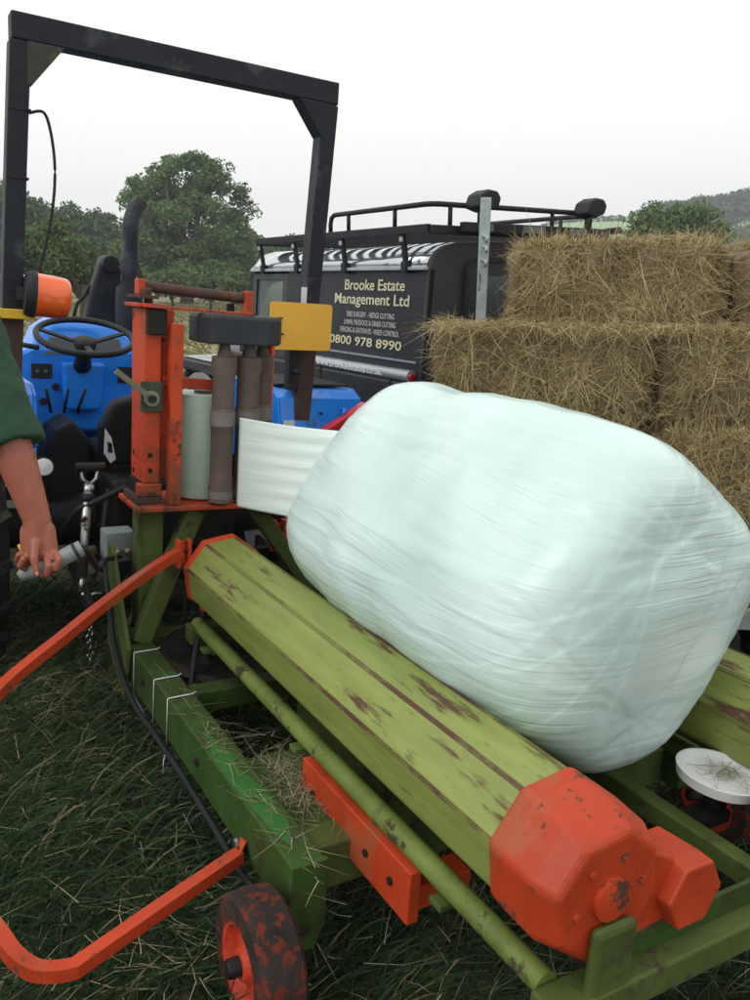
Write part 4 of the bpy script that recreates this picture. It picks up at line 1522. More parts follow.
# exhaust stack with slanted curved tip
pts = [(1.30, 5.4, 1.0), (1.30, 5.4, 1.62), (1.30, 5.4, 1.74), (1.30, 5.4, 1.84), (1.302, 5.4, 2.05), (1.308, 5.4, 2.14), (1.33, 5.4, 2.21), (1.372, 5.4, 2.26)]
tp(MB().tube(pts, [0.085, 0.085, 0.08, 0.05, 0.048, 0.048, 0.047, 0.045], 14), 'exhaust_stack', M['rops'], smooth=True)
# black loader post in front, with hoses
mb = MB()
mb.prism([(1.02, 5.62, 1.2), (1.22, 5.62, 1.2), (1.30, 5.62, 1.60), (1.31, 5.62, 1.86), (1.25, 5.62, 1.92), (1.18, 5.62, 1.90), (1.12, 5.62, 1.70)], (0, 0.12, 0))
lp = tp(mb, 'loader_post', M['black'], bevel=0.02)
MB().lathe([(0.05, -0.02), (0.055, 0.0), (0.055, 0.15), (0.05, 0.16)], (1.235, 5.6, 1.88), (0, 1, 0), 14).build('pivot', M['black'], lp, org=TO, smooth=True, angle=40)
for k_, c_ in ((0, (1.36, 5.55, 1.98)), (1, (1.39, 5.55, 1.95))):
    MB().tube([(1.33 + 0.02 * k_, 5.6, 2.0), (1.37 + 0.02 * k_, 5.6, 1.92), (1.42 + 0.02 * k_, 5.6, 1.80), (1.44 + 0.02 * k_, 5.6, 1.6)], 0.008, 6).build('hydraulic_hose', M['rustbrown'], lp, org=TO, smooth=True)
tp(MB().tube([(1.02, 5.7, 1.5), (1.05, 5.7, 1.62), (1.10, 5.7, 1.68), (1.13, 5.7, 1.74)], 0.012, 6), 'grab_hose', M['black'], smooth=True)
# linkage: chrome lift rod with fork, lower arms, coupling box, drawbar clutter
mb = MB().tube([(0.665, 3.63, 0.87), (0.645, 3.585, 0.72), (0.622, 3.53, 0.53)], 0.02, 12)
lift = tp(mb, 'lift_rod', M['chrome'], smooth=True)
mb = MB()
mb.tube([(0.669, 3.635, 0.86), (0.675, 3.645, 0.90)], 0.024, 10)
for s in (-1, 1):
    mb.tube([(0.675, 3.64, 0.90), (0.675 + s * 0.03, 3.645, 0.925), (0.678 + s * 0.034, 3.65, 0.985)], 0.01, 8)
mb.build('fork', M['chrome'], lift, org=TO, smooth=True)
MB().tube([(0.667, 3.632, 0.862), (0.663, 3.622, 0.83)], 0.027, 10).build('lock_nut', M['greasy'], lift, org=TO, smooth=True)
MB().lathe([(0.02, -0.06), (0.02, 0.06)], (0.680, 3.65, 0.975), (1, 0, 0), 10).build('fork_pin', M['greasy'], lift, org=TO)
mb = MB().tube([(0.622, 3.53, 0.53), (0.612, 3.52, 0.47)], 0.013, 8)
mb.tube([(0.612, 3.50, 0.47), (0.63, 3.49, 0.455), (0.66, 3.49, 0.465), (0.69, 3.49, 0.46)], 0.008, 6)
mb.build('rod_end', M['chrome'], lift, org=TO, smooth=True)
for u in (0.58, 1.55):
    tp(MB().bar((u + 0.1, 4.1, 0.45), (u + 0.04, 3.36, 0.44), 0.03, 0.075), 'lower_link', M['greasy'], bevel=0.008)
mb = MB().box((0.69, 3.42, 0.615), (0.81, 3.52, 0.745))
cb = tp(mb, 'coupling_box', M['hosegrey'], bevel=0.008)
mb = MB()
for x in (0.735, 0.775):
    mb.lathe([(0.016, 0), (0.016, 0.03), (0.01, 0.04)], (x, 3.42, 0.665), (0, -1, 0), 10)
mb.build('coupler', M['brass'], cb, org=TO, smooth=True, angle=40)
tp(MB().bar((0.66, 3.47, 0.66), (0.52, 3.55, 0.62), 0.05, 0.035), 'rusty_link', M['rustbrown'], bevel=0.006)
cap_ = tp(MB().lathe([(0.036, -0.05), (0.038, 0.0), (0.033, 0.014), (0.016, 0.018), (0.0, 0.019)], (0.50, 3.68, 0.975), (-0.1, -1, 0.1), 16, caps=False), 'white_cap', M['white'], smooth=True, angle=50)
MB().lathe([(0.043, 0.0), (0.043, 0.012)], (0.50, 3.69, 0.975), (-0.1, -1, 0.1), 16).build('cap_ring', M['black'], cap_, org=TO)
for i, (p_, r_) in enumerate([
        ([(0.78, 3.75, 0.85), (0.72, 3.6, 0.72), (0.74, 3.45, 0.7)], 0.012), ([(0.9, 3.75, 0.8), (0.8, 3.55, 0.9), (0.62, 3.62, 0.8), (0.55, 3.8, 0.6)], 0.014),
        ([(0.95, 3.72, 0.75), (0.86, 3.5, 0.6), (0.75, 3.42, 0.5), (0.7, 3.5, 0.4)], 0.012), ([(0.5, 3.9, 0.9), (0.47, 3.7, 0.8), (0.5, 3.65, 0.62), (0.56, 3.8, 0.5)], 0.014)]):
    tp(MB().tube(p_, r_, 8), 'hydraulic_hose', M['greasy'], smooth=True)
mb = MB().tube([(0.37, 3.50, 0.70), (0.385, 3.48, 0.66), (0.38, 3.47, 0.61), (0.36, 3.47, 0.585)], 0.007, 6)
tp(mb, 'yellow_cord', M['yellowp'], smooth=True)
# sway chain, bright links
mb = MB()
for i in range(6):
    c_ = V(0.62 + 0.006 * math.sin(i * 2.0), 3.40, 0.36 - i * 0.028)
    pts = [c_ + V(math.cos(a) * 0.010, (0.006 if i % 2 else 0) * math.cos(a), math.sin(a) * 0.018) for a in [2 * math.pi * j / 8 for j in range(9)]]
    mb.tube(pts, 0.004, 5)
tp(mb, 'sway_chain', M['chrome'], smooth=True)
for dx, col_ in ((0.0, 'blue'), (0.06, 'greasy')):
    tp(MB().box((0.44 + dx, 3.72, 0.62), (0.475 + dx, 3.76, 0.80)), 'lever_guard', M[col_], bevel=0.006)


# ================================================================== BALE WRAPPER
WO = (1.25, 2.2, 0.0)
WR = empty('bale_wrapper', slope_frame(WO))
tag(WR, 'green bale wrapping machine with orange film dispenser hitched behind the tractor', 'bale wrapper')


def wp(mb, name, material, parent=WR, **k):
    return mb.build(name, material, parent, org=WO, **k)


# chassis
BW0, BW1 = 0.225, 0.375
chl = wp(MB().box((0.705, 1.63, BW0), (0.80, 3.30, BW1)), 'chassis_beam', M['green'], bevel=0.006)
rl, rr2 = [], []
for i in range(37):
    t = i / 36
    v_ = 1.70 + 0.66 * t
    w_ = min(1.0, 6 * t) * min(1.0, 3.2 * (1 - t))
    c_ = 0.742 + 0.008 * math.sin(7 * t)
    rl.append(V(max(0.7085, c_ - 0.034 * w_ - 0.004 * math.sin(23 * t)), v_, BW1 + 0.0012))
    rr2.append(V(c_ + 0.030 * w_ + 0.006 * math.sin(17 * t + 1) * w_ + random.uniform(-0.0015, 0.0015) + 0.001, v_, BW1 + 0.0012))
MB().loft([[a_, b_] for a_, b_ in zip(rl, rr2)], caps=False, closed=False).build('overpaint', M['greenbright'], chl, org=WO)
wp(MB().box((2.12, 1.63, BW0), (2.215, 3.30, BW1)), 'chassis_beam', M['green'], bevel=0.006)
wp(MB().box((0.803, 1.70, BW0 - 0.01), (2.117, 1.80, BW1 - 0.03)), 'cross_member', M['greenb'], bevel=0.006)
wp(MB().box((0.803, 2.63, BW0 + 0.06), (2.117, 2.71, BW1 - 0.01)), 'cross_member', M['green'], bevel=0.006)
wp(MB().box((0.803, 3.20, BW0), (2.117, 3.29, BW1 - 0.015)), 'cross_member', M['greenb'], bevel=0.006)
wp(MB().box((0.803, 1.803, 0.325), (1.02, 2.2, 0.337)), 'tray_plate', M['green'])
# orange stop bar beside the table
sb = MB().box((0.915, 1.42, 0.285), (0.948, 2.0, 0.425))
wp(sb, 'stop_bar', M['orangeclean'], bevel=0.004)
wp(MB().box((0.955, 1.47, 0.27), (1.14, 1.55, 0.335)), 'stop_bracket', M['orange'], bevel=0.004)


# support wheels
def small_wheel(c, sgn):
    c = Vector(c)
    wd = 0.115
    o = wp(MB().lathe([(0.10, 0.0), (0.15, 0.002), (0.163, 0.014), (0.165, wd / 2), (0.163, wd - 0.014), (0.15, wd - 0.002), (0.10, wd)], c, (sgn, 0, 0), 30, caps=False), 'support_wheel', M['swtyre'], smooth=True, angle=40)
    MB().lathe([(0.035, 0.005), (0.05, 0.03), (0.078, 0.032), (0.092, 0.004), (0.102, 0.0), (0.104, 0.02), (0.10, wd)], c, (sgn, 0, 0), 26).build('rim', M['swrim'], o, org=WO, smooth=True, angle=35)
    MB().lathe([(0.0, -0.028), (0.02, -0.028), (0.024, -0.02), (0.024, 0.03)], c, (sgn, 0, 0), 12, caps=False).build('hub', M['greasy'], o, org=WO, smooth=True, angle=40)
    return o


M['swtyre'] = mat('painted_tyre', (0.032, 0.026, 0.023), 0.95, spec=0.15, var=0.5, rust=0.60, rust_col=srgb(104, 46, 34), rust_scale=30, bump=0.5, bscale=45)
M['swrim'] = mat('flaking_orange_rim', srgb(190, 58, 28), 0.7, var=0.25, rust=0.52, rust_col=(0.03, 0.025, 0.022), rust_scale=16, bump=0.4)
small_wheel((0.565, 1.60, 0.167), 1)
small_wheel((2.355, 1.60, 0.167), -1)
wp(MB().tube([(0.60, 1.60, 0.167), (0.75, 1.62, 0.20)], 0.018, 8), 'stub_axle', M['greasy'], smooth=True)
wp(MB().tube([(2.32, 1.60, 0.167), (2.17, 1.62, 0.20)], 0.018, 8), 'stub_axle', M['greasy'], smooth=True)
wp(MB().prism([(0.702, 1.611, 0.378), (0.803, 1.611, 0.378), (0.803, 1.611, 0.20), (0.775, 1.611, 0.13), (0.715, 1.611, 0.13), (0.702, 1.611, 0.20)], (0, 0.017, 0)), 'axle_plate', M['green'], bevel=0.003)

# headstock: post, struts, hitch plates
wp(MB().box((0.775, 3.24, 0.376), (0.875, 3.34, 0.895)), 'mast_post', M['greenb'], bevel=0.006)
wp(MB().bar((1.00, 3.24, 0.865), (0.752, 3.13, 0.37), 0.075, 0.055, up=(0, 1, 0)), 'strut', M['greenb'], bevel=0.006)
wp(MB().bar((1.08, 3.37, 0.865), (0.80, 3.37, 0.34), 0.075, 0.05, up=(0, 1, 0)), 'strut', M['greenb'], bevel=0.006)
wp(MB().bar((1.28, 3.32, 0.865), (1.62, 3.24, 0.37), 0.07, 0.055, up=(0, 1, 0)), 'strut', M['greenb'], bevel=0.006)
wp(MB().bar((0.80, 3.345, 0.62), (1.5, 3.345, 0.62), 0.05, 0.07), 'hitch_beam', M['greasy'], bevel=0.006)
wp(MB().prism([(0.70, 3.10, 0.15), (0.70, 3.36, 0.30), (0.70, 3.36, 0.72), (0.70, 3.30, 0.72), (0.70, 3.05, 0.38)], (-0.016, 0, 0)), 'hitch_plate', M['greenb'], bevel=0.003)
# dark drive pulley lying under the table, front
pu_ = wp(MB().lathe([(0.03, 0.0), (0.20, 0.0), (0.225, 0.012), (0.215, 0.03), (0.225, 0.048), (0.2, 0.06), (0.16, 0.045), (0.03, 0.05)], (1.02, 3.0, 0.30), (0.0, -0.15, 1), 30), 'drive_pulley', M['greasy'], smooth=True, angle=30)
MB().lathe([(0.0, 0.06), (0.02, 0.06), (0.026, 0.05)], (1.02, 3.0, 0.30), (0.0, -0.15, 1), 8, caps=False).build('pulley_bolt', M['chrome'], pu_, org=WO)
mb = MB().tube(bez([(0.98, 2.93, 0.36), (1.0, 2.92, 0.385), (1.05, 2.92, 0.38), (1.03, 2.90, 0.375), (1.07, 2.90, 0.37)]), 0.0035, 5)
mb.build('wire_clip', M['chrome'], pu_, org=WO, smooth=True)

# cables strapped along the beam
pts = bez([(0.69, 3.42, 0.60), (0.672, 3.3, 0.52), (0.665, 3.15, 0.33), (0.675, 2.95, 0.225), (0.685, 2.7, 0.208), (0.69, 2.4, 0.205), (0.688, 2.1, 0.20), (0.69, 1.85, 0.19), (0.72, 1.72, 0.18)])
wp(MB().tube(pts, 0.011, 7), 'cable', M['black'], smooth=True)
pts = bez([(0.71, 3.40, 0.56), (0.683, 3.28, 0.42), (0.68, 3.1, 0.26), (0.688, 2.9, 0.214), (0.69, 2.6, 0.20), (0.693, 2.3, 0.195)])
wp(MB().tube(pts, 0.007, 6), 'cable', M['hosegrey'], smooth=True)
for y, dz in ((3.02, 0.0), (2.76, 0.0), (2.60, 0.0)):
    mb = MB()
    mb.tube([(0.701, y, 0.19), (0.701, y, 0.377), (0.706, y, 0.3795), (0.79, y + 0.004, 0.3795), (0.802, y + 0.006, 0.385)], 0.0021, 6)
    if y == 2.60:
        mb.tube([(0.699, y, 0.195), (0.690, y - 0.004, 0.15), (0.686, y - 0.01, 0.11)], 0.0021, 6)
    mb.build('cable_tie', M['white'], WR, org=WO, smooth=True)
wp(MB().lathe([(0.0, 0.014), (0.014, 0.012), (0.017, 0)], (0.702, 1.95, 0.235), (-1, 0, 0), 6, caps=False), 'bolt', M['chrome'])

# orange safety hoop
hoop = bez([(0.885, 3.05, 0.755), (0.78, 3.01, 0.715), (0.671, 2.97, 0.667), (0.52, 2.87, 0.615), (0.387, 2.76, 0.574), (0.28, 2.67, 0.545), (0.179, 2.571, 0.516), (0.06, 2.43, 0.46), (0.0, 2.28, 0.40)], 4)[:-1]
hoop += bez([(0.0, 2.28, 0.40), (-0.005, 2.15, 0.35), (0.03, 1.98, 0.28), (0.08, 1.843, 0.246), (0.102, 1.785, 0.228), (0.135, 1.743, 0.212), (0.175, 1.722, 0.207), (0.219, 1.713, 0.206)], 4)[:-1]
hoop += bez([(0.219, 1.713, 0.206), (0.45, 1.80, 0.228), (0.60, 1.855, 0.241), (0.68, 1.882, 0.25)], 3)
ho = wp(MB().tube(hoop, 0.0175, square=True), 'safety_hoop', M['orangeclean'], bevel=0.004)
MB().prism([(0.672, 1.865, 0.268), (0.699, 1.89, 0.280), (0.699, 1.93, 0.268), (0.699, 1.91, 0.225), (0.672, 1.885, 0.232)], (0.004, 0, 0)).build('flattened_end', M['orange'], ho, org=WO)
br = MB()
br.box((0.868, 3.035, 0.69), (0.882, 3.075, 0.80))
br.box((0.91, 3.035, 0.69), (0.924, 3.075, 0.80))
br.box((0.883, 3.060, 0.70), (0.909, 3.075, 0.79))
wp(br, 'hoop_bracket', M['orange'], bevel=0.003)
wp(MB().tube([(0.862, 3.052, 0.752), (0.93, 3.052, 0.752)], 0.008, 8), 'hoop_pin', M['greasy'], smooth=True)
br = MB()
br.box((1.375, 3.30, 0.64), (1.40, 3.34, 0.78))
br.box((1.43, 3.30, 0.64), (1.455, 3.34, 0.78))
br.box((1.401, 3.325, 0.66), (1.429, 3.34, 0.76))
br.bar((1.455, 3.32, 0.71), (1.62, 3.32, 0.69), 0.03, 0.05)
wp(br, 'hoop_bracket', M['orange'], bevel=0.003)

# turntable
TC = V(1.47, 2.05, 0)
wp(MB().lathe([(0.26, 0.0), (0.28, 0.01), (0.28, 0.10), (0.26, 0.12)], TC + V(0, 0, 0.30), (0, 0, 1), 28), 'turntable_bearing', M['greasy'], smooth=True, angle=40)
wp(MB().box((1.20, 1.802, 0.20), (1.74, 2.628, 0.298)), 'bearing_box', M['greenb'], bevel=0.01)
tf = MB()
for u in (0.955, 1.985):
    tf.tube([(u, 1.0, 0.45), (u, 3.04, 0.455)], 0.028, 12)
table = wp(tf, 'table_frame', M['tubegreen'], smooth=True, angle=40)
for v_ in (0.96, 3.02):
    MB().bar((0.91, v_, 0.425), (2.06, v_, 0.425), 0.075, 0.07).build('table_arm', M['greenb'], table, org=WO, bevel=0.006)
for u in (1.30, 1.64):
    MB().bar((u, 1.01, 0.45), (u, 2.98, 0.45), 0.05, 0.06).build('table_beam', M['greenb'], table, org=WO, bevel=0.006)
MB().box((1.18, 1.78, 0.421), (1.76, 2.32, 0.438)).build('table_plate', M['greenb'], table, org=WO)

# table rollers: eight-sided drums on orange end housings
NF = 8


def roller_part(u, w, v0, v1, r):
    c0 = V(u, v0, w)
    ring = []
    rings = []
    for v_ in (v0, v0 + 0.012, v1 - 0.012, v1):
        rr = r if v0 < v_ < v1 else r * 0.96
        rings.append([V(u + rr * math.cos(R(22.5 + 45 * i + 9)), v_, w + rr * math.sin(R(22.5 + 45 * i + 9))) for i in range(NF)])
    o = wp(MB().loft(rings), 'table_roller', M['roller'], bevel=0.012, seg=3)
    # raised seams along some facet edges
    mb = MB()
    for i in (1, 2, 3):
        a = R(22.5 + 45 * i + 9)
        p = V(u + (r - 0.004) * math.cos(a), v0 + 0.02, w + (r - 0.004) * math.sin(a))
        q_ = V(p.x, v1 - 0.02, p.z)
        mb.bar(p, q_, 0.012, 0.006, up=V(math.cos(a), 0, math.sin(a)))
    mb.build('seam', M['rollerseam'], o, org=WO)
    MB().tube([(u, v0 - 0.08, w), (u, v1 + 0.06, w)], 0.022, 10).build('shaft', M['greasy'], o, org=WO, smooth=True)
    return o


M['rollerseam'] = mat('worn_seam', srgb(108, 112, 52), 0.6, var=0.3, stretch=(1, 0.5, 1), rust=0.75, rust_col=(0.085, 0.04, 0.025), rust_scale=5)
RR = 0.155
roller_part(1.045, 0.660, 1.06, 3.02, RR)
roller_part(1.985, 0.660, 1.06, 3.02, RR)


def oct_ring(u, w, v_, r, n=8, ph=22.5):
    return [V(u + r * math.cos(R(ph + 360 / n * i)), v_, w + r * math.sin(R(ph + 360 / n * i))) for i in range(n)]


for u, s in ((1.045, 1), (1.985, -1)):
    # near housing: faceted cup with a closed end, a short arm and a smaller cup towards the table centre
    mb = MB()
    mb.loft([oct_ring(u, 0.660, 1.14, 0.163, 8, 31.5), oct_ring(u, 0.657, 1.09, 0.166, 8, 31.5), oct_ring(u, 0.650, 1.01, 0.163, 8, 31.5), oct_ring(u, 0.645, 0.955, 0.138, 8, 31.5)])
    cap = wp(mb, 'roller_housing', M['orangeclean'], bevel=0.012, seg=3)
    mb = MB()
    mb.prism([(u + s * 0.02, 0.97, 0.50), (u + s * 0.02, 0.97, 0.75), (u + s * 0.20, 0.97, 0.66), (u + s * 0.20, 0.97, 0.52)], (0, 0.10, 0))
    mb.build('housing_arm', M['orangeclean'], cap, org=WO, bevel=0.008)
    mb = MB()
    mb.loft([oct_ring(u + s * 0.235, 0.585, 1.08, 0.075, 6, 0), oct_ring(u + s * 0.235, 0.585, 0.98, 0.082, 6, 0), oct_ring(u + s * 0.235, 0.585, 0.935, 0.080, 6, 0)])
    mb.build('chain_cover', M['orangeclean'], cap, org=WO, bevel=0.006)
    mb = MB()
    mb.box((u - 0.05, 0.925, 0.40), (u + 0.06, 0.952, 0.60))
    mb.build('bearing_plate', M['greenb'], cap, org=WO, bevel=0.02)
    for k_ in range(6):
        a_ = R(60 * k_ + 10)
        MB().lathe([(0.0085, 0.0), (0.0085, 0.005), (0.0, 0.006)], (u + 0.085 * math.cos(a_), 0.9555, 0.645 + 0.085 * math.sin(a_)), (0, -1, 0), 6, caps=False).build('bolt', M['orange'], cap, org=WO)
    MB().lathe([(0.045, 0.0), (0.045, 0.012), (0.02, 0.016), (0.0, 0.016)], (u, 0.9555, 0.645), (0, -1, 0), 14, caps=False).build('bearing_cover', M['orange'], cap, org=WO, smooth=True, angle=40)
    # far housing
    mb = MB()
    mb.loft([oct_ring(u, 0.660, 2.99, 0.161, 8, 31.5), oct_ring(u, 0.660, 3.03, 0.163, 8, 31.5), oct_ring(u, 0.660, 3.07, 0.125, 8, 31.5)])
    mb.prism([(u - 0.075, 3.03, 0.50), (u + 0.05, 3.03, 0.50), (u + 0.05, 3.03, 0.66), (u - 0.075, 3.03, 0.66)], (0, 0.04, 0))
    wp(mb, 'roller_housing', M['orange'], bevel=0.008)
wp(MB().bar((1.12, 0.975, 0.49), (2.05, 0.975, 0.49), 0.012, 0.06), 'end_skirt', M['green'], bevel=0.003)
# bolts and a hose on the table and chassis
for v_ in (1.50, 1.62, 1.92):
    MB().lathe([(0.010, 0.0), (0.010, 0.007), (0.0, 0.008)], (0.9145, v_, 0.355), (-1, 0, 0), 6, caps=False).build('bolt', M['greasy'], WR, org=WO)
for v_ in (1.30, 2.05, 2.85):
    MB().box((0.915, v_, 0.405), (0.995, v_ + 0.045, 0.422)).build('tube_clamp', M['greenb'], WR, org=WO, bevel=0.003)
for v_, w_ in ((2.30, 0.30), (2.90, 0.31), (3.10, 0.30)):
    MB().lathe([(0.012, 0.0), (0.012, 0.008), (0.0, 0.010)], (0.7045, v_, w_), (-1, 0, 0), 6, caps=False).build('bolt', M['greasy'], WR, org=WO)
wp(MB().tube(bez([(1.10, 1.03, 0.47), (1.15, 1.25, 0.40), (1.22, 1.6, 0.38), (1.30, 1.85, 0.36)]), 0.012, 7), 'hydraulic_hose', M['black'], smooth=True)
wp(MB().tube(bez([(0.83, 2.75, 0.30), (0.9, 2.9, 0.40), (1.0, 3.1, 0.50), (1.05, 3.35, 0.62)]), 0.011, 7), 'hydraulic_hose', M['black'], smooth=True)
# round white catch tray with a rim, on a dark stem, straw lying in it
dc = V(1.76, 1.25, 0.565)
tr_ = wp(MB().lathe([(0.0, 0.0), (0.085, 0.0), (0.10, 0.004), (0.108, 0.02), (0.114, 0.02), (0.108, -0.008), (0.03, -0.012)], dc, (0.05, -0.05, 1), 30, caps=False), 'round_tray', M['white'], smooth=True, angle=50)
MB().tube([dc + V(0, 0, -0.012), V(1.775, 1.26, 0.46)], 0.03, 10).build('tray_stem', M['greasy'], tr_, org=WO, smooth=True)
MB().bar((1.64, 1.26, 0.455), (1.80, 1.26, 0.455), 0.07, 0.03).build('tray_bracket', M['greasy'], tr_, org=WO)

# ---- film dispenser
wp(MB().prism([(0.745, 3.16, 0.886), (1.34, 3.13, 0.886), (1.415, 3.22, 0.886), (1.415, 3.38, 0.886), (1.33, 3.46, 0.886), (0.745, 3.44, 0.886)], (0, 0, 0.02)), 'base_plate', M['orange'], bevel=0.004)
post = wp(MB().box((0.785, 3.215, 0.99), (0.848, 3.395, 1.655)), 'dispenser_post', M['orange'], bevel=0.004)
MB().box((0.8485, 3.275, 0.99), (0.915, 3.39, 1.655)).build('post_channel', M['orange'], post, org=WO, bevel=0.004)
mb = MB()
for z in (1.03, 1.10):
    mb.lathe([(0.011, 0.0), (0.011, 0.003)], (0.7695, 3.30, z), (-1, 0, 0), 10)
for z in (1.04, 1.10):
    mb.lathe([(0.010, 0.0), (0.010, 0.003)], (0.81, 3.2145, z), (0, -1, 0), 10)
mb.build('bolt_hole', M['greasy'], post, org=WO)
MB().box((0.755, 3.205, 0.907), (0.86, 3.40, 0.935)).build('post_foot', M['rustbrown'], post, org=WO, bevel=0.003)
MB().box((0.762, 3.21, 0.936), (0.858, 3.25, 0.988)).build('foot_block', M['orange'], post, org=WO, bevel=0.006)
MB().box((0.775, 3.252, 0.936), (0.85, 3.39, 0.988)).build('foot_spacer', M['greasy'], post, org=WO)
# top clamps
MB().box((0.755, 3.20, 1.657), (0.875, 3.41, 1.672)).build('top_plate', M['orange'], post, org=WO, bevel=0.003)
mb = MB()
mb.box((0.765, 3.21, 1.690), (0.835, 3.40, 1.702))
mb.lathe([(0.02, 0), (0.02, 0.02), (0.015, 0.028)], (0.80, 3.25, 1.702), (0, 0, 1), 6)
mb.lathe([(0.016, 0), (0.016, 0.03)], (0.84, 3.36, 1.672), (0, 0, 1), 6)
mb.build('top_clamp', M['rustbrown'], post, org=WO, bevel=0.002)
MB().box((0.79, 3.19, 1.56), (0.862, 3.214, 1.654)).build('latch_block', M['greasy'], post, org=WO, bevel=0.004)
M['leverplate'] = mat('greasy_green_plate', (0.03, 0.045, 0.025), 0.6, var=0.4, rust=0.4)
# film roller levers: green plate with a long steel lever
pl_ = MB().box((0.768, 3.198, 1.27), (0.850, 3.214, 1.385)).build('lever_plate', M['leverplate'], post, org=WO, bevel=0.003)
mb = MB()
mb.bar((0.80, 3.185, 1.325), (0.665, 3.16, 1.425), 0.008, 0.022, up=(0.6, 0, 0.8))
mb.lathe([(0.030, 0.0), (0.030, 0.016), (0.014, 0.017), (0.014, 0.02)], (0.805, 3.197, 1.322), (0, -1, 0), 18)
mb.build('lever', M['brass'], post, org=WO, bevel=0.002)
MB().lathe([(0.016, 0.0), (0.016, 0.008)], (0.805, 3.178, 1.322), (0, -1, 0), 8).build('lever_hole', M['greasy'], post, org=WO)
# upright square tube, tie bars, top strap, dark tube
wp(MB().box((0.872, 3.165, 0.907), (0.918, 3.213, 1.605)), 'upright_tube', M['orange'], bevel=0.004)
wp(MB().bar((0.856, 3.25, 1.385), (1.10, 3.24, 1.37), 0.03, 0.04), 'tie_bar', M['orange'], bevel=0.004)
wp(MB().bar((0.77, 3.20, 1.662), (1.20, 3.18, 1.656), 0.05, 0.010), 'top_strap', M['orange'], bevel=0.002)
wp(MB().tube([(0.80, 3.30, 1.735), (1.205, 3.27, 1.715)], 0.020, 12), 'pivot_tube', M['darktube'] if 'darktube' in M else M['rustbrown'], smooth=True, angle=40)
wp(MB().box((0.775, 3.27, 1.703), (0.80, 3.33, 1.76)), 'pivot_lug', M['orange'], bevel=0.003)
wp(MB().box((1.19, 3.245, 1.652), (1.227, 3.285, 1.745)), 'pivot_lug', M['orange'], bevel=0.004)
wp(MB().tube([(1.352, 3.34, 0.905), (1.352, 3.34, 1.545)], 0.0155, 10), 'tie_rod', M['orange'], smooth=True)
# gear cover: dark faceted hood
cov = [(1.00, 3.09), (1.22, 3.08), (1.29, 3.13), (1.35, 3.24), (1.355, 3.36), (1.30, 3.42), (1.08, 3.42), (1.00, 3.36), (0.975, 3.18)]

rings = []
ccx = V(1.18, 3.25, 0)
for z, k_ in ((1.54, 1.0), (1.635, 1.0), (1.65, 0.96)):
    rings.append([V(ccx.x + (a - ccx.x) * k_, ccx.y + (b_ - ccx.y) * k_, z) for a, b_ in cov])
wp(MB().loft(rings), 'gear_cover', M['cover'], bevel=0.008, seg=3)
# film rollers with taped bands
rprof = [(0.036, 0.0), (0.05, 0.004), (0.05, 0.05), (0.046, 0.11), (0.046, 0.30), (0.050, 0.305), (0.050, 0.37), (0.046, 0.374), (0.046, 0.50), (0.051, 0.52), (0.051, 0.575), (0.03, 0.58), (0.018, 0.63)]
for (u, v_, k_) in ((1.075, 3.15, 0.96), (1.185, 3.17, 1.0), (1.30, 3.31, 0.95)):
    fr = wp(MB().lathe([(r_ * k_, h_) for r_, h_ in rprof], (u, v_, 0.915), (0, 0, 1), 22), 'film_roller', M['frol'], smooth=True, angle=40)
    for z0, z1 in ((0.31, 0.366), (0.02, 0.05)):
        MB().lathe([(0.0512 * k_, z0), (0.0512 * k_, z1)], (u, v_, 0.915), (0, 0, 1), 22, caps=False).build('tape_band', M['frol2'], fr, org=WO, smooth=True)
    MB().lathe([(0.024, 0), (0.02, 0.012)], (u, v_, 0.9065), (0, 0, 1), 10).build('bearing', M['greasy'], fr, org=WO)

# the roll of film on the dispenser, and the web drawn from it to the bale
fr_root = empty('film_roll', slope_frame((1.06, 3.34, 0.908)))
tag(fr_root, 'pale green roll of stretch film with its web pulled to the bale', 'film roll')
FO = (1.06, 3.34, 0.908)
MB().lathe([(0.038, 0.0), (0.122, 0.0), (0.126, 0.006), (0.126, 0.412), (0.122, 0.418), (0.04, 0.418)], (1.06, 3.34, 0.912), (0, 0, 1), 40).build('film', M['filmroll'], fr_root, org=FO, smooth=True, angle=40)
MB().lathe([(0.030, -0.003), (0.037, -0.003), (0.037, 0.43), (0.030, 0.43)], (1.06, 3.34, 0.912), (0, 0, 1), 20).build('core_tube', M['frol2'], fr_root, org=FO, smooth=True, angle=40)
BC = V(1.50, 1.956, 1.015)
NU, NV = 44, 40
vs_, cr_ = [], []
A0, A1 = V(1.125, 3.10, 1.262), V(1.42, 2.42, 1.30)
B0, B1 = V(1.125, 3.10, 0.905), V(1.25, 2.42, 0.98)
for i in range(NU + 1):
    t = i / NU
    for j in range(NV + 1):
        s = j / NV
        p = A0.lerp(A1, t).lerp(B0.lerp(B1, t), s)
        p = p + V(0, 0, -0.012 * math.sin(math.pi * t) * (1 - s)) + V(0.004 * math.sin(s * 38 + 2 * t) * t, 0, 0)
        vs_.append(p - Vector(FO))
        cr_.append((t * 0.9, s * 15, 3.0))
fs_ = [(i * (NV + 1) + j, i * (NV + 1) + j + 1, (i + 1) * (NV + 1) + j + 1, (i + 1) * (NV + 1) + j) for i in range(NU) for j in range(NV)]
web = np_mesh('film_web', np.array([tuple(p) for p in vs_]), np.array(fs_), M['web'], fr_root, smooth=True)
set_crease(web, np.array(cr_))
s_ = web.modifiers.new('thickness', 'SOLIDIFY')
s_.thickness = 0.0012

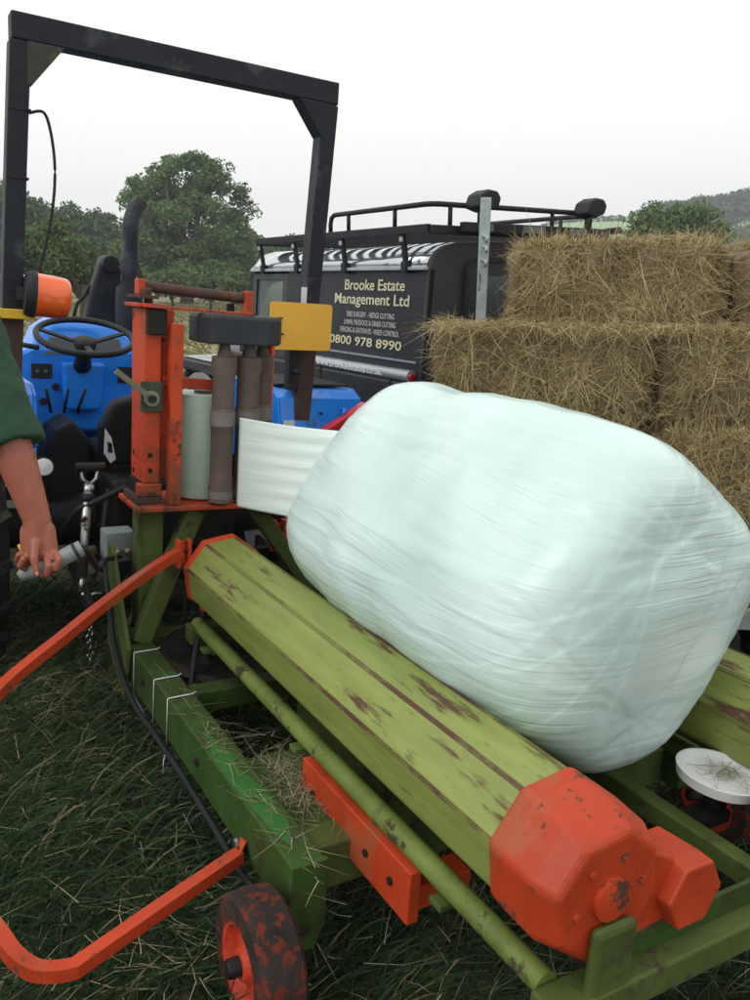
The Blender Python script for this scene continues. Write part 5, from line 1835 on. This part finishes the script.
# ================================================================== WRAPPED BALE
def make_bale():
    nu, nv = 360, 220
    a_len, rad, e = 0.665, 0.379, 0.32
    th = np.linspace(0, 2 * np.pi, nu, endpoint=False)
    ph = np.linspace(-np.pi / 2 + 1e-3, np.pi / 2 - 1e-3, nv)
    # even spacing along the profile
    def sp(c):
        return np.sign(c) * np.abs(c) ** e
    py, pr = sp(np.sin(ph)), np.abs(np.cos(ph)) ** e
    dd = np.concatenate([[0], np.cumsum(np.hypot(np.diff(py * a_len), np.diff(pr * rad)))])
    q_ = np.interp(np.linspace(0, dd[-1], nv), dd, ph)
    ph = q_
    PH, TH = np.meshgrid(ph, th, indexing='ij')
    y = sp(np.sin(PH))
    r = np.abs(np.cos(PH)) ** e
    # squashed on the rollers to a rounded, four-sided section
    def sc(c_):
        return np.sign(c_) * np.abs(c_) ** 0.6
    x0_ = r * sc(np.cos(TH)) * (1 + 0.01 * np.sin(PH))
    z0_ = r * sc(np.sin(TH)) * 1.1 * (1 + 0.01 * np.sin(PH))
    ct, st_ = math.cos(R(-35.15)), math.sin(R(-35.15))
    x = x0_ * ct - z0_ * st_
    z = x0_ * st_ + z0_ * ct
    P = np.stack([x * rad, y * a_len, z * rad], -1)
    lump = np.zeros(x.shape)
    f = P.reshape(-1, 3)
    lv = np.array([noise.noise(Vector(p) * 3.2) * 0.022 + noise.noise(Vector(p) * 7.5 + Vector((9, 2, 4))) * 0.008 for p in f]).reshape(x.shape)
    nrm = np.stack([x * 0.9, 0.7 * y * np.abs(y) ** 3, z * 0.9], -1)
    nrm /= np.linalg.norm(nrm, axis=-1, keepdims=True) + 1e-6
    P = P + nrm * lv[..., None]
    # bands of film: lengthwise wraps, each lying in a plane turned about the bale axis, overlap edges a couple of mm proud
    st = np.zeros(x.shape)
    rg = np.random.default_rng(5)
    for k in range(17):
        al = k * math.pi / 17 * 1.0 + 0.05
        off = rg.normal(0, 0.01)
        sk = rg.normal(0, 0.07)
        dist = -np.sin(al) * P[..., 0] + np.cos(al) * P[..., 2] + sk * P[..., 1] + off
        wob = 0.006 * np.sin(P[..., 1] * 9 + k) + 0.004 * np.sin(P[..., 0] * 14 + k * 2)
        inside = np.clip((0.19 - np.abs(dist + wob)) / 0.004, 0, 1)
        st += inside * 0.0016
    # creases running with the wraps: along the bale on its barrel, level across its ends
    endw = np.clip((np.abs(y) - 0.72) / 0.25, 0, 1)
    ang = np.arctan2(z, x)
    lat = P[..., 2]
    cre = np.zeros(x.shape)
    for k in range(26):
        fr = rg.uniform(30, 170)
        a_ = rg.uniform(0.00025, 0.0009) * 60 / fr
        cre += a_ * np.sin(lat * fr + rg.uniform(0, 6.28) + rg.normal(0, 2.2) * P[..., 1] + 1.5 * np.sin(P[..., 1] * rg.uniform(2, 7) + k)) * (0.5 + 0.5 * np.sin(P[..., 1] * rg.uniform(2, 5) + ang * 2 + k * 1.7))
    P = P + nrm * (st + cre * 0.30 * np.clip(1.6 - 1.7 * np.abs(z), 0, 1))[..., None]
    i = np.arange(nv - 1)[:, None]
    j = np.arange(nu)[None, :]
    a = i * nu + j
    b_ = i * nu + (j + 1) % nu
    F = np.stack([a, b_, b_ + nu, a + nu], -1).reshape(-1, 4)
    crease = np.stack([P[..., 1] * 1.6 + P[..., 0] * 1.6, P[..., 2] * 46, P[..., 0] * 0.4], -1)
    crease2 = np.stack([P[..., 1] * 1.1, np.abs(ang) * rad * 40 + P[..., 1] * 2.5, 5 + 0.0 * ang], -1)
    o = np_mesh('wrapped_bale', P.reshape(-1, 3), F, M['film'], smooth=True)
    set_crease(o, crease.reshape(-1, 3), crease2.reshape(-1, 3), np.clip((np.abs(y) - 0.55) / 0.3, 0, 1).ravel())
    import bmesh
    bm = bmesh.new()
    bm.from_mesh(o.data)
    bm.verts.ensure_lookup_table()
    bm.faces.new([bm.verts[k] for k in range(nu)][::-1])
    bm.faces.new([bm.verts[(nv - 1) * nu + k] for k in range(nu)])
    for f_ in bm.faces:
        f_.smooth = True
    bmesh.ops.recalc_face_normals(bm, faces=bm.faces)
    bm.to_mesh(o.data)
    bm.free()
    o.matrix_world = slope_frame(BC) @ Matrix.Rotation(R(-0.8), 4, 'Z') @ Matrix.Rotation(R(1.3), 4, 'X')
    tag(o, 'large round hay bale tightly wrapped in pale white film on the green rollers', 'wrapped bale')
    return o


make_bale()

# straw scraps on the tray plate and in the round tray
def scraps(name, centre, ru, rv, n, lab, h):
    u = RNG.normal(centre[0], ru, n)
    v_ = RNG.normal(centre[1], rv, n)
    w_ = centre[2] + np.abs(RNG.normal(0, h, n))
    p = np.stack([u, v_, w_], 1)
    az_ = RNG.uniform(0, 6.28, n)
    d_ = unit(np.stack([np.cos(az_), np.sin(az_), RNG.normal(0, 0.15, n)], 1))
    L_ = RNG.uniform(0.03, 0.12, n)
    A_, F_, ix_ = strands(p, d_, np.tile([0., 0, 1], (n, 1)), L_, RNG.uniform(0.0006, 0.0014, n), RNG.normal(0, .15, (n, 3)) * L_[:, None], 2)
    A_[:, 2] = np.maximum(A_[:, 2], centre[2] + 0.001)
    o = np_mesh(name, A_, F_, M['straw'], rnd=RNG.uniform(0, 0.9, n)[ix_])
    o.matrix_world = slope_frame((0, 0, 0))
    tag(o, lab, 'straw', kind='stuff')


scraps('straw_scraps', (0.91, 2.0, 0.338), 0.05, 0.11, 420, 'dry straw scraps caught between green beam and orange bar', 0.018)
scraps('straw_scraps', (1.785, 1.25, 0.568), 0.03, 0.03, 60, 'straw lying in the round white tray', 0.006)
scraps('straw_scraps', (0.752, 2.1, 0.379), 0.02, 0.32, 120, 'straw bits lying along the top of the left green beam', 0.003)


# ================================================================== PERSON at the left edge, right hand on the grey hose
def hpx(x, y, d):
    return px(x, y, d)


PX = empty('person', loc=(-1.56, 2.62, float(gh(-1.56, 2.62))))
tag(PX, 'person in a dark green short sleeved shirt reaching down to a grey hose', 'person')
PO = Vector(PX.location)
g0 = PO.z
S = hpx(-34, 322, 2.38)
E_ = hpx(6, 428, 2.36)
Wr = hpx(37, 520, 2.38)
Kn = hpx(38, 550, 2.39)
D0 = 2.385
sk = MB()
# legs, pelvis, trunk, neck, head
hipL, hipR = V(-1.62, 2.72, g0 + .92), V(-1.56, 2.53, g0 + .92)
kneeL, kneeR = V(-1.58, 2.74, g0 + .50), V(-1.52, 2.52, g0 + .50)
ankL, ankR = V(-1.64, 2.76, g0 + .09), V(-1.59, 2.52, g0 + .09)
for h_, k_, a_ in ((hipL, kneeL, ankL), (hipR, kneeR, ankR)):
    sk.capsule(h_, k_, 0.085, 0.058)
    sk.capsule(k_, a_, 0.056, 0.036)
    sk.capsule(a_ + V(-0.03, 0, -0.045), a_ + V(0.17, 0.0, -0.055), 0.04, 0.032)
pel = (hipL + hipR) / 2 + V(0, 0, 0.06)
chest = V(-1.38, 2.60, g0 + 1.27)
sk.capsule(pel, chest, 0.13, 0.15, oval=1.0)
sk.capsule(V(-1.36, 2.74, g0 + 1.40), V(-1.33, 2.48, g0 + 1.40), 0.075, 0.075)
neck = V(-1.35, 2.60, g0 + 1.47)
head = V(-1.29, 2.58, g0 + 1.63)
sk.capsule(neck, head + V(-0.02, 0, -0.03), 0.055, 0.055)
sk.ball(head + V(0, 0, 0.03), 0.095, 10, (1.0, 0.82, 1.15))
sk.ball(head + V(0.035, 0, -0.055), 0.06, 8, (1.0, 0.9, 0.9))
sk.capsule(head + V(0.088, 0, 0.02), head + V(0.115, 0, -0.02), 0.010, 0.015)
for s in (-1, 1):
    sk.ball(head + V(-0.005, s * 0.083, 0.0), 0.03, 6, (0.6, 0.35, 1.0))
sk.capsule(head + V(0.078, -0.022, -0.062), head + V(0.078, 0.022, -0.062), 0.010, 0.010)
# left arm resting forward
SL = V(-1.36, 2.80, g0 + 1.40)
EL = V(-1.52, 2.90, g0 + 1.13)
WL = V(-1.55, 2.86, g0 + 0.88)
sk.capsule(SL, EL, 0.055, 0.045)
sk.capsule(EL, WL, 0.047, 0.03)
sk.capsule(WL, WL + V(0.08, 0.0, -0.03), 0.034, 0.036, oval=0.6)
for i, dy in enumerate((-0.03, -0.01, 0.01, 0.03)):
    b0 = WL + V(0.09, dy, -0.03)
    sk.capsule(b0, b0 + V(0.05, dy * 0.3, -0.03), 0.0095, 0.0088)
    sk.capsule(b0 + V(0.05, dy * 0.3, -0.03), b0 + V(0.06, dy * 0.3, -0.07), 0.0088, 0.0078)
sk.capsule(WL + V(0.03, -0.035, -0.02), WL + V(0.08, -0.07, -0.04), 0.012, 0.010)
# right arm: shoulder to wrist
sk.capsule(V(-1.33, 2.50, g0 + 1.40), S, 0.07, 0.064)
sk.capsule(S, E_, 0.060, 0.052)
mid = E_.lerp(Wr, 0.4)
sk.capsule(E_, mid, 0.054, 0.053, oval=1.0)
sk.capsule(mid, Wr, 0.053, 0.038)
sk.capsule(Wr, Kn, 0.038, 0.040, oval=1.0)
sk.capsule(hpx(31, 532, D0), hpx(30, 556, D0 + .01), 0.030, 0.026)
sk.capsule(hpx(46, 530, D0), hpx(49, 554, D0), 0.026, 0.026)
# fingers: the hose runs from (44,572) up to (82,551); the hand closes over it from the back
fing = [
    [(53, 550, 0.0), (59, 560, -0.036), (56, 569, -0.034), (51, 572, 0.005)],
    [(46, 554, -0.012), (49, 566, -0.044), (47, 574, -0.038), (43, 576, -0.004)],
    [(33, 557, -0.005), (24, 559, -0.030), (20, 566, -0.022), (27, 570, 0.0)],
    [(28, 551, 0.01), (19, 555, -0.012), (17, 560, 0.0), (24, 564, 0.012)],
]
rad_ = [(0.0115, 0.0105, 0.0095, 0.008), (0.0115, 0.0105, 0.0095, 0.0085), (0.0115, 0.0105, 0.0095, 0.008), (0.010, 0.0095, 0.0085, 0.0075)]
for ch, rr_ in zip(fing, rad_):
    P_ = [hpx(a, b_, D0 + c_) for a, b_, c_ in ch]
    for i in range(3):
        sk.capsule(P_[i], P_[i + 1], rr_[i], rr_[i + 1], n=10)
# thumb points down along the hose
T_ = [hpx(36, 543, D0 - 0.03), hpx(34, 559, D0 - 0.046), hpx(37, 573, D0 - 0.046)]
sk.capsule(T_[0], T_[1], 0.0145, 0.0115, n=10)
sk.capsule(T_[1], T_[2], 0.012, 0.009, n=10)
body = sk.build('body', M['skin'], PX, org=PO, smooth=True)
rm = body.modifiers.new('remesh', 'REMESH')
rm.mode = 'VOXEL'
rm.voxel_size = 0.0035
rm.use_smooth_shade = True
sm = body.modifiers.new('smooth', 'SMOOTH')
sm.factor = 0.5
sm.iterations = 2
MB().ball(hpx(37, 574, D0 - 0.0545), 0.0052, 6, (1.0, 0.5, 1.2)).build('thumb_nail', M['nail'] if 'nail' in M else mat('nail', srgb(186, 130, 112), 0.35, var=0.05, bump=0), body, org=PO, smooth=True)
for s in (-1, 1):
    MB().ball(head + V(0.083, s * 0.032, 0.012), 0.012, 6).build('eye', M['white'], body, org=PO, smooth=True)
hr = MB()
hr.ball(head + V(-0.02, 0, 0.055), 0.104, 10, (1.0, 0.86, 1.02))
hr.build('hair', M['hair'], PX, org=PO, smooth=True)
# shirt
sh = MB()
sh.capsule(pel + V(0, 0, 0.02), chest, 0.155, 0.175)
sh.capsule(V(-1.37, 2.76, g0 + 1.395), V(-1.34, 2.47, g0 + 1.395), 0.095, 0.092)
sh.capsule(V(-1.33, 2.50, g0 + 1.395), S, 0.095, 0.086)
hemc = hpx(13, 447, 2.365)
sh.capsule(S, hemc, 0.088, 0.088, n=20, flat_q=True)
sh.capsule(SL, SL.lerp(EL, 0.75), 0.08, 0.07, flat_q=True)
sho = sh.build('shirt', M['shirt'], PX, org=PO, smooth=True)
rm = sho.modifiers.new('remesh', 'REMESH')
rm.mode = 'VOXEL'
rm.voxel_size = 0.008
rm.use_smooth_shade = True
sm = sho.modifiers.new('smooth', 'SMOOTH')
sm.factor = 0.5
sm.iterations = 3
tx = bpy.data.textures.new('folds', 'CLOUDS')
tx.noise_scale = 0.07
dm = sho.modifiers.new('folds', 'DISPLACE')
dm.texture = tx
dm.strength = 0.022
dm.mid_level = 0.5
# trousers and boots
trs = MB()
for h_, k_, a_ in ((hipL, kneeL, ankL), (hipR, kneeR, ankR)):
    trs.capsule(h_, k_, 0.105, 0.08)
    trs.capsule(k_, a_ + V(0, 0, 0.03), 0.08, 0.068, flat_q=True)
trs.capsule(hipL + V(0, 0, 0.06), hipR + V(0, 0, 0.06), 0.125, 0.125)
to = trs.build('trousers', M['trousers'], PX, org=PO, smooth=True)
rm = to.modifiers.new('remesh', 'REMESH')
rm.mode = 'VOXEL'
rm.voxel_size = 0.012
rm.use_smooth_shade = True
for a_ in (ankL, ankR):
    bt = MB()
    bt.capsule(a_ + V(-0.04, 0, -0.04), a_ + V(0.20, 0, -0.05), 0.05, 0.042)
    bt.capsule(a_ + V(-0.01, 0, 0.12), a_ + V(-0.01, 0, -0.03), 0.055, 0.05)
    bo = bt.build('boot', M['boot'], PX, org=PO, smooth=True)
    rm = bo.modifiers.new('remesh', 'REMESH')
    rm.mode = 'VOXEL'
    rm.voxel_size = 0.01
    rm.use_smooth_shade = True

# the grey hose with its ferrule, running on to the tractor coupling
h0 = hpx(24, 574, D0 + 0.03)
hpts = [h0, hpx(40, 569, D0 - 0.005), hpx(54, 563, D0 - 0.005), hpx(66, 556, D0 + 0.0), hpx(76, 551, D0 + 0.01)]
HS = empty('hose', loc=hpts[2])
tag(HS, 'grey hose end with a dark ring gripped by the person', 'hose')
MB().tube(hpts, [0.020, 0.022, 0.023, 0.0235, 0.024], 16).build('hose_end', M['hosegrey'], HS, org=hpts[2], smooth=True, angle=50)
MB().tube([hpx(75, 551.5, D0 + .009), hpx(76.5, 550.7, D0 + .01)], 0.0262, 16).build('clamp_ring', M['black'], HS, org=hpts[2], smooth=True, angle=40)
MB().tube([hpx(77, 550.5, D0 + .011), hpx(82, 548, D0 + .016)], 0.0235, 16).build('ferrule', M['hosegrey'], HS, org=hpts[2], smooth=True, angle=40)
tgt = slope_frame((0.75, 3.42, 0.64)).translation
pp = bez([hpx(81, 548.5, D0 + 0.02), hpx(88, 552, D0 + 0.2), hpx(98, 568, D0 + 0.5), hpx(105, 560, D0 + 0.8), tgt], 6)
MB().tube(pp, 0.011, 8).build('hose_line', M['black'], HS, org=hpts[2], smooth=True)

# ================================================================== evening air
hz = MB().box((-670, -670, -2.0), (670, 670, 62.0)).build('haze', M['ground'])
hz.data.materials.clear()
hm = bpy.data.materials.new('haze_air')
hm.use_nodes = True
hm.node_tree.nodes.clear()
ho_ = hm.node_tree.nodes.new('ShaderNodeOutputMaterial')
hv = hm.node_tree.nodes.new('ShaderNodeVolumePrincipled')
hv.inputs['Color'].default_value = (0.86, 0.93, 1.0, 1)
hv.inputs['Density'].default_value = 0.0012
hv.inputs['Anisotropy'].default_value = 0.2
hm.node_tree.links.new(hv.outputs[0], ho_.inputs['Volume'])
hz.data.materials.append(hm)
tag(hz, 'thin pale evening haze over the field', 'haze', kind='stuff')
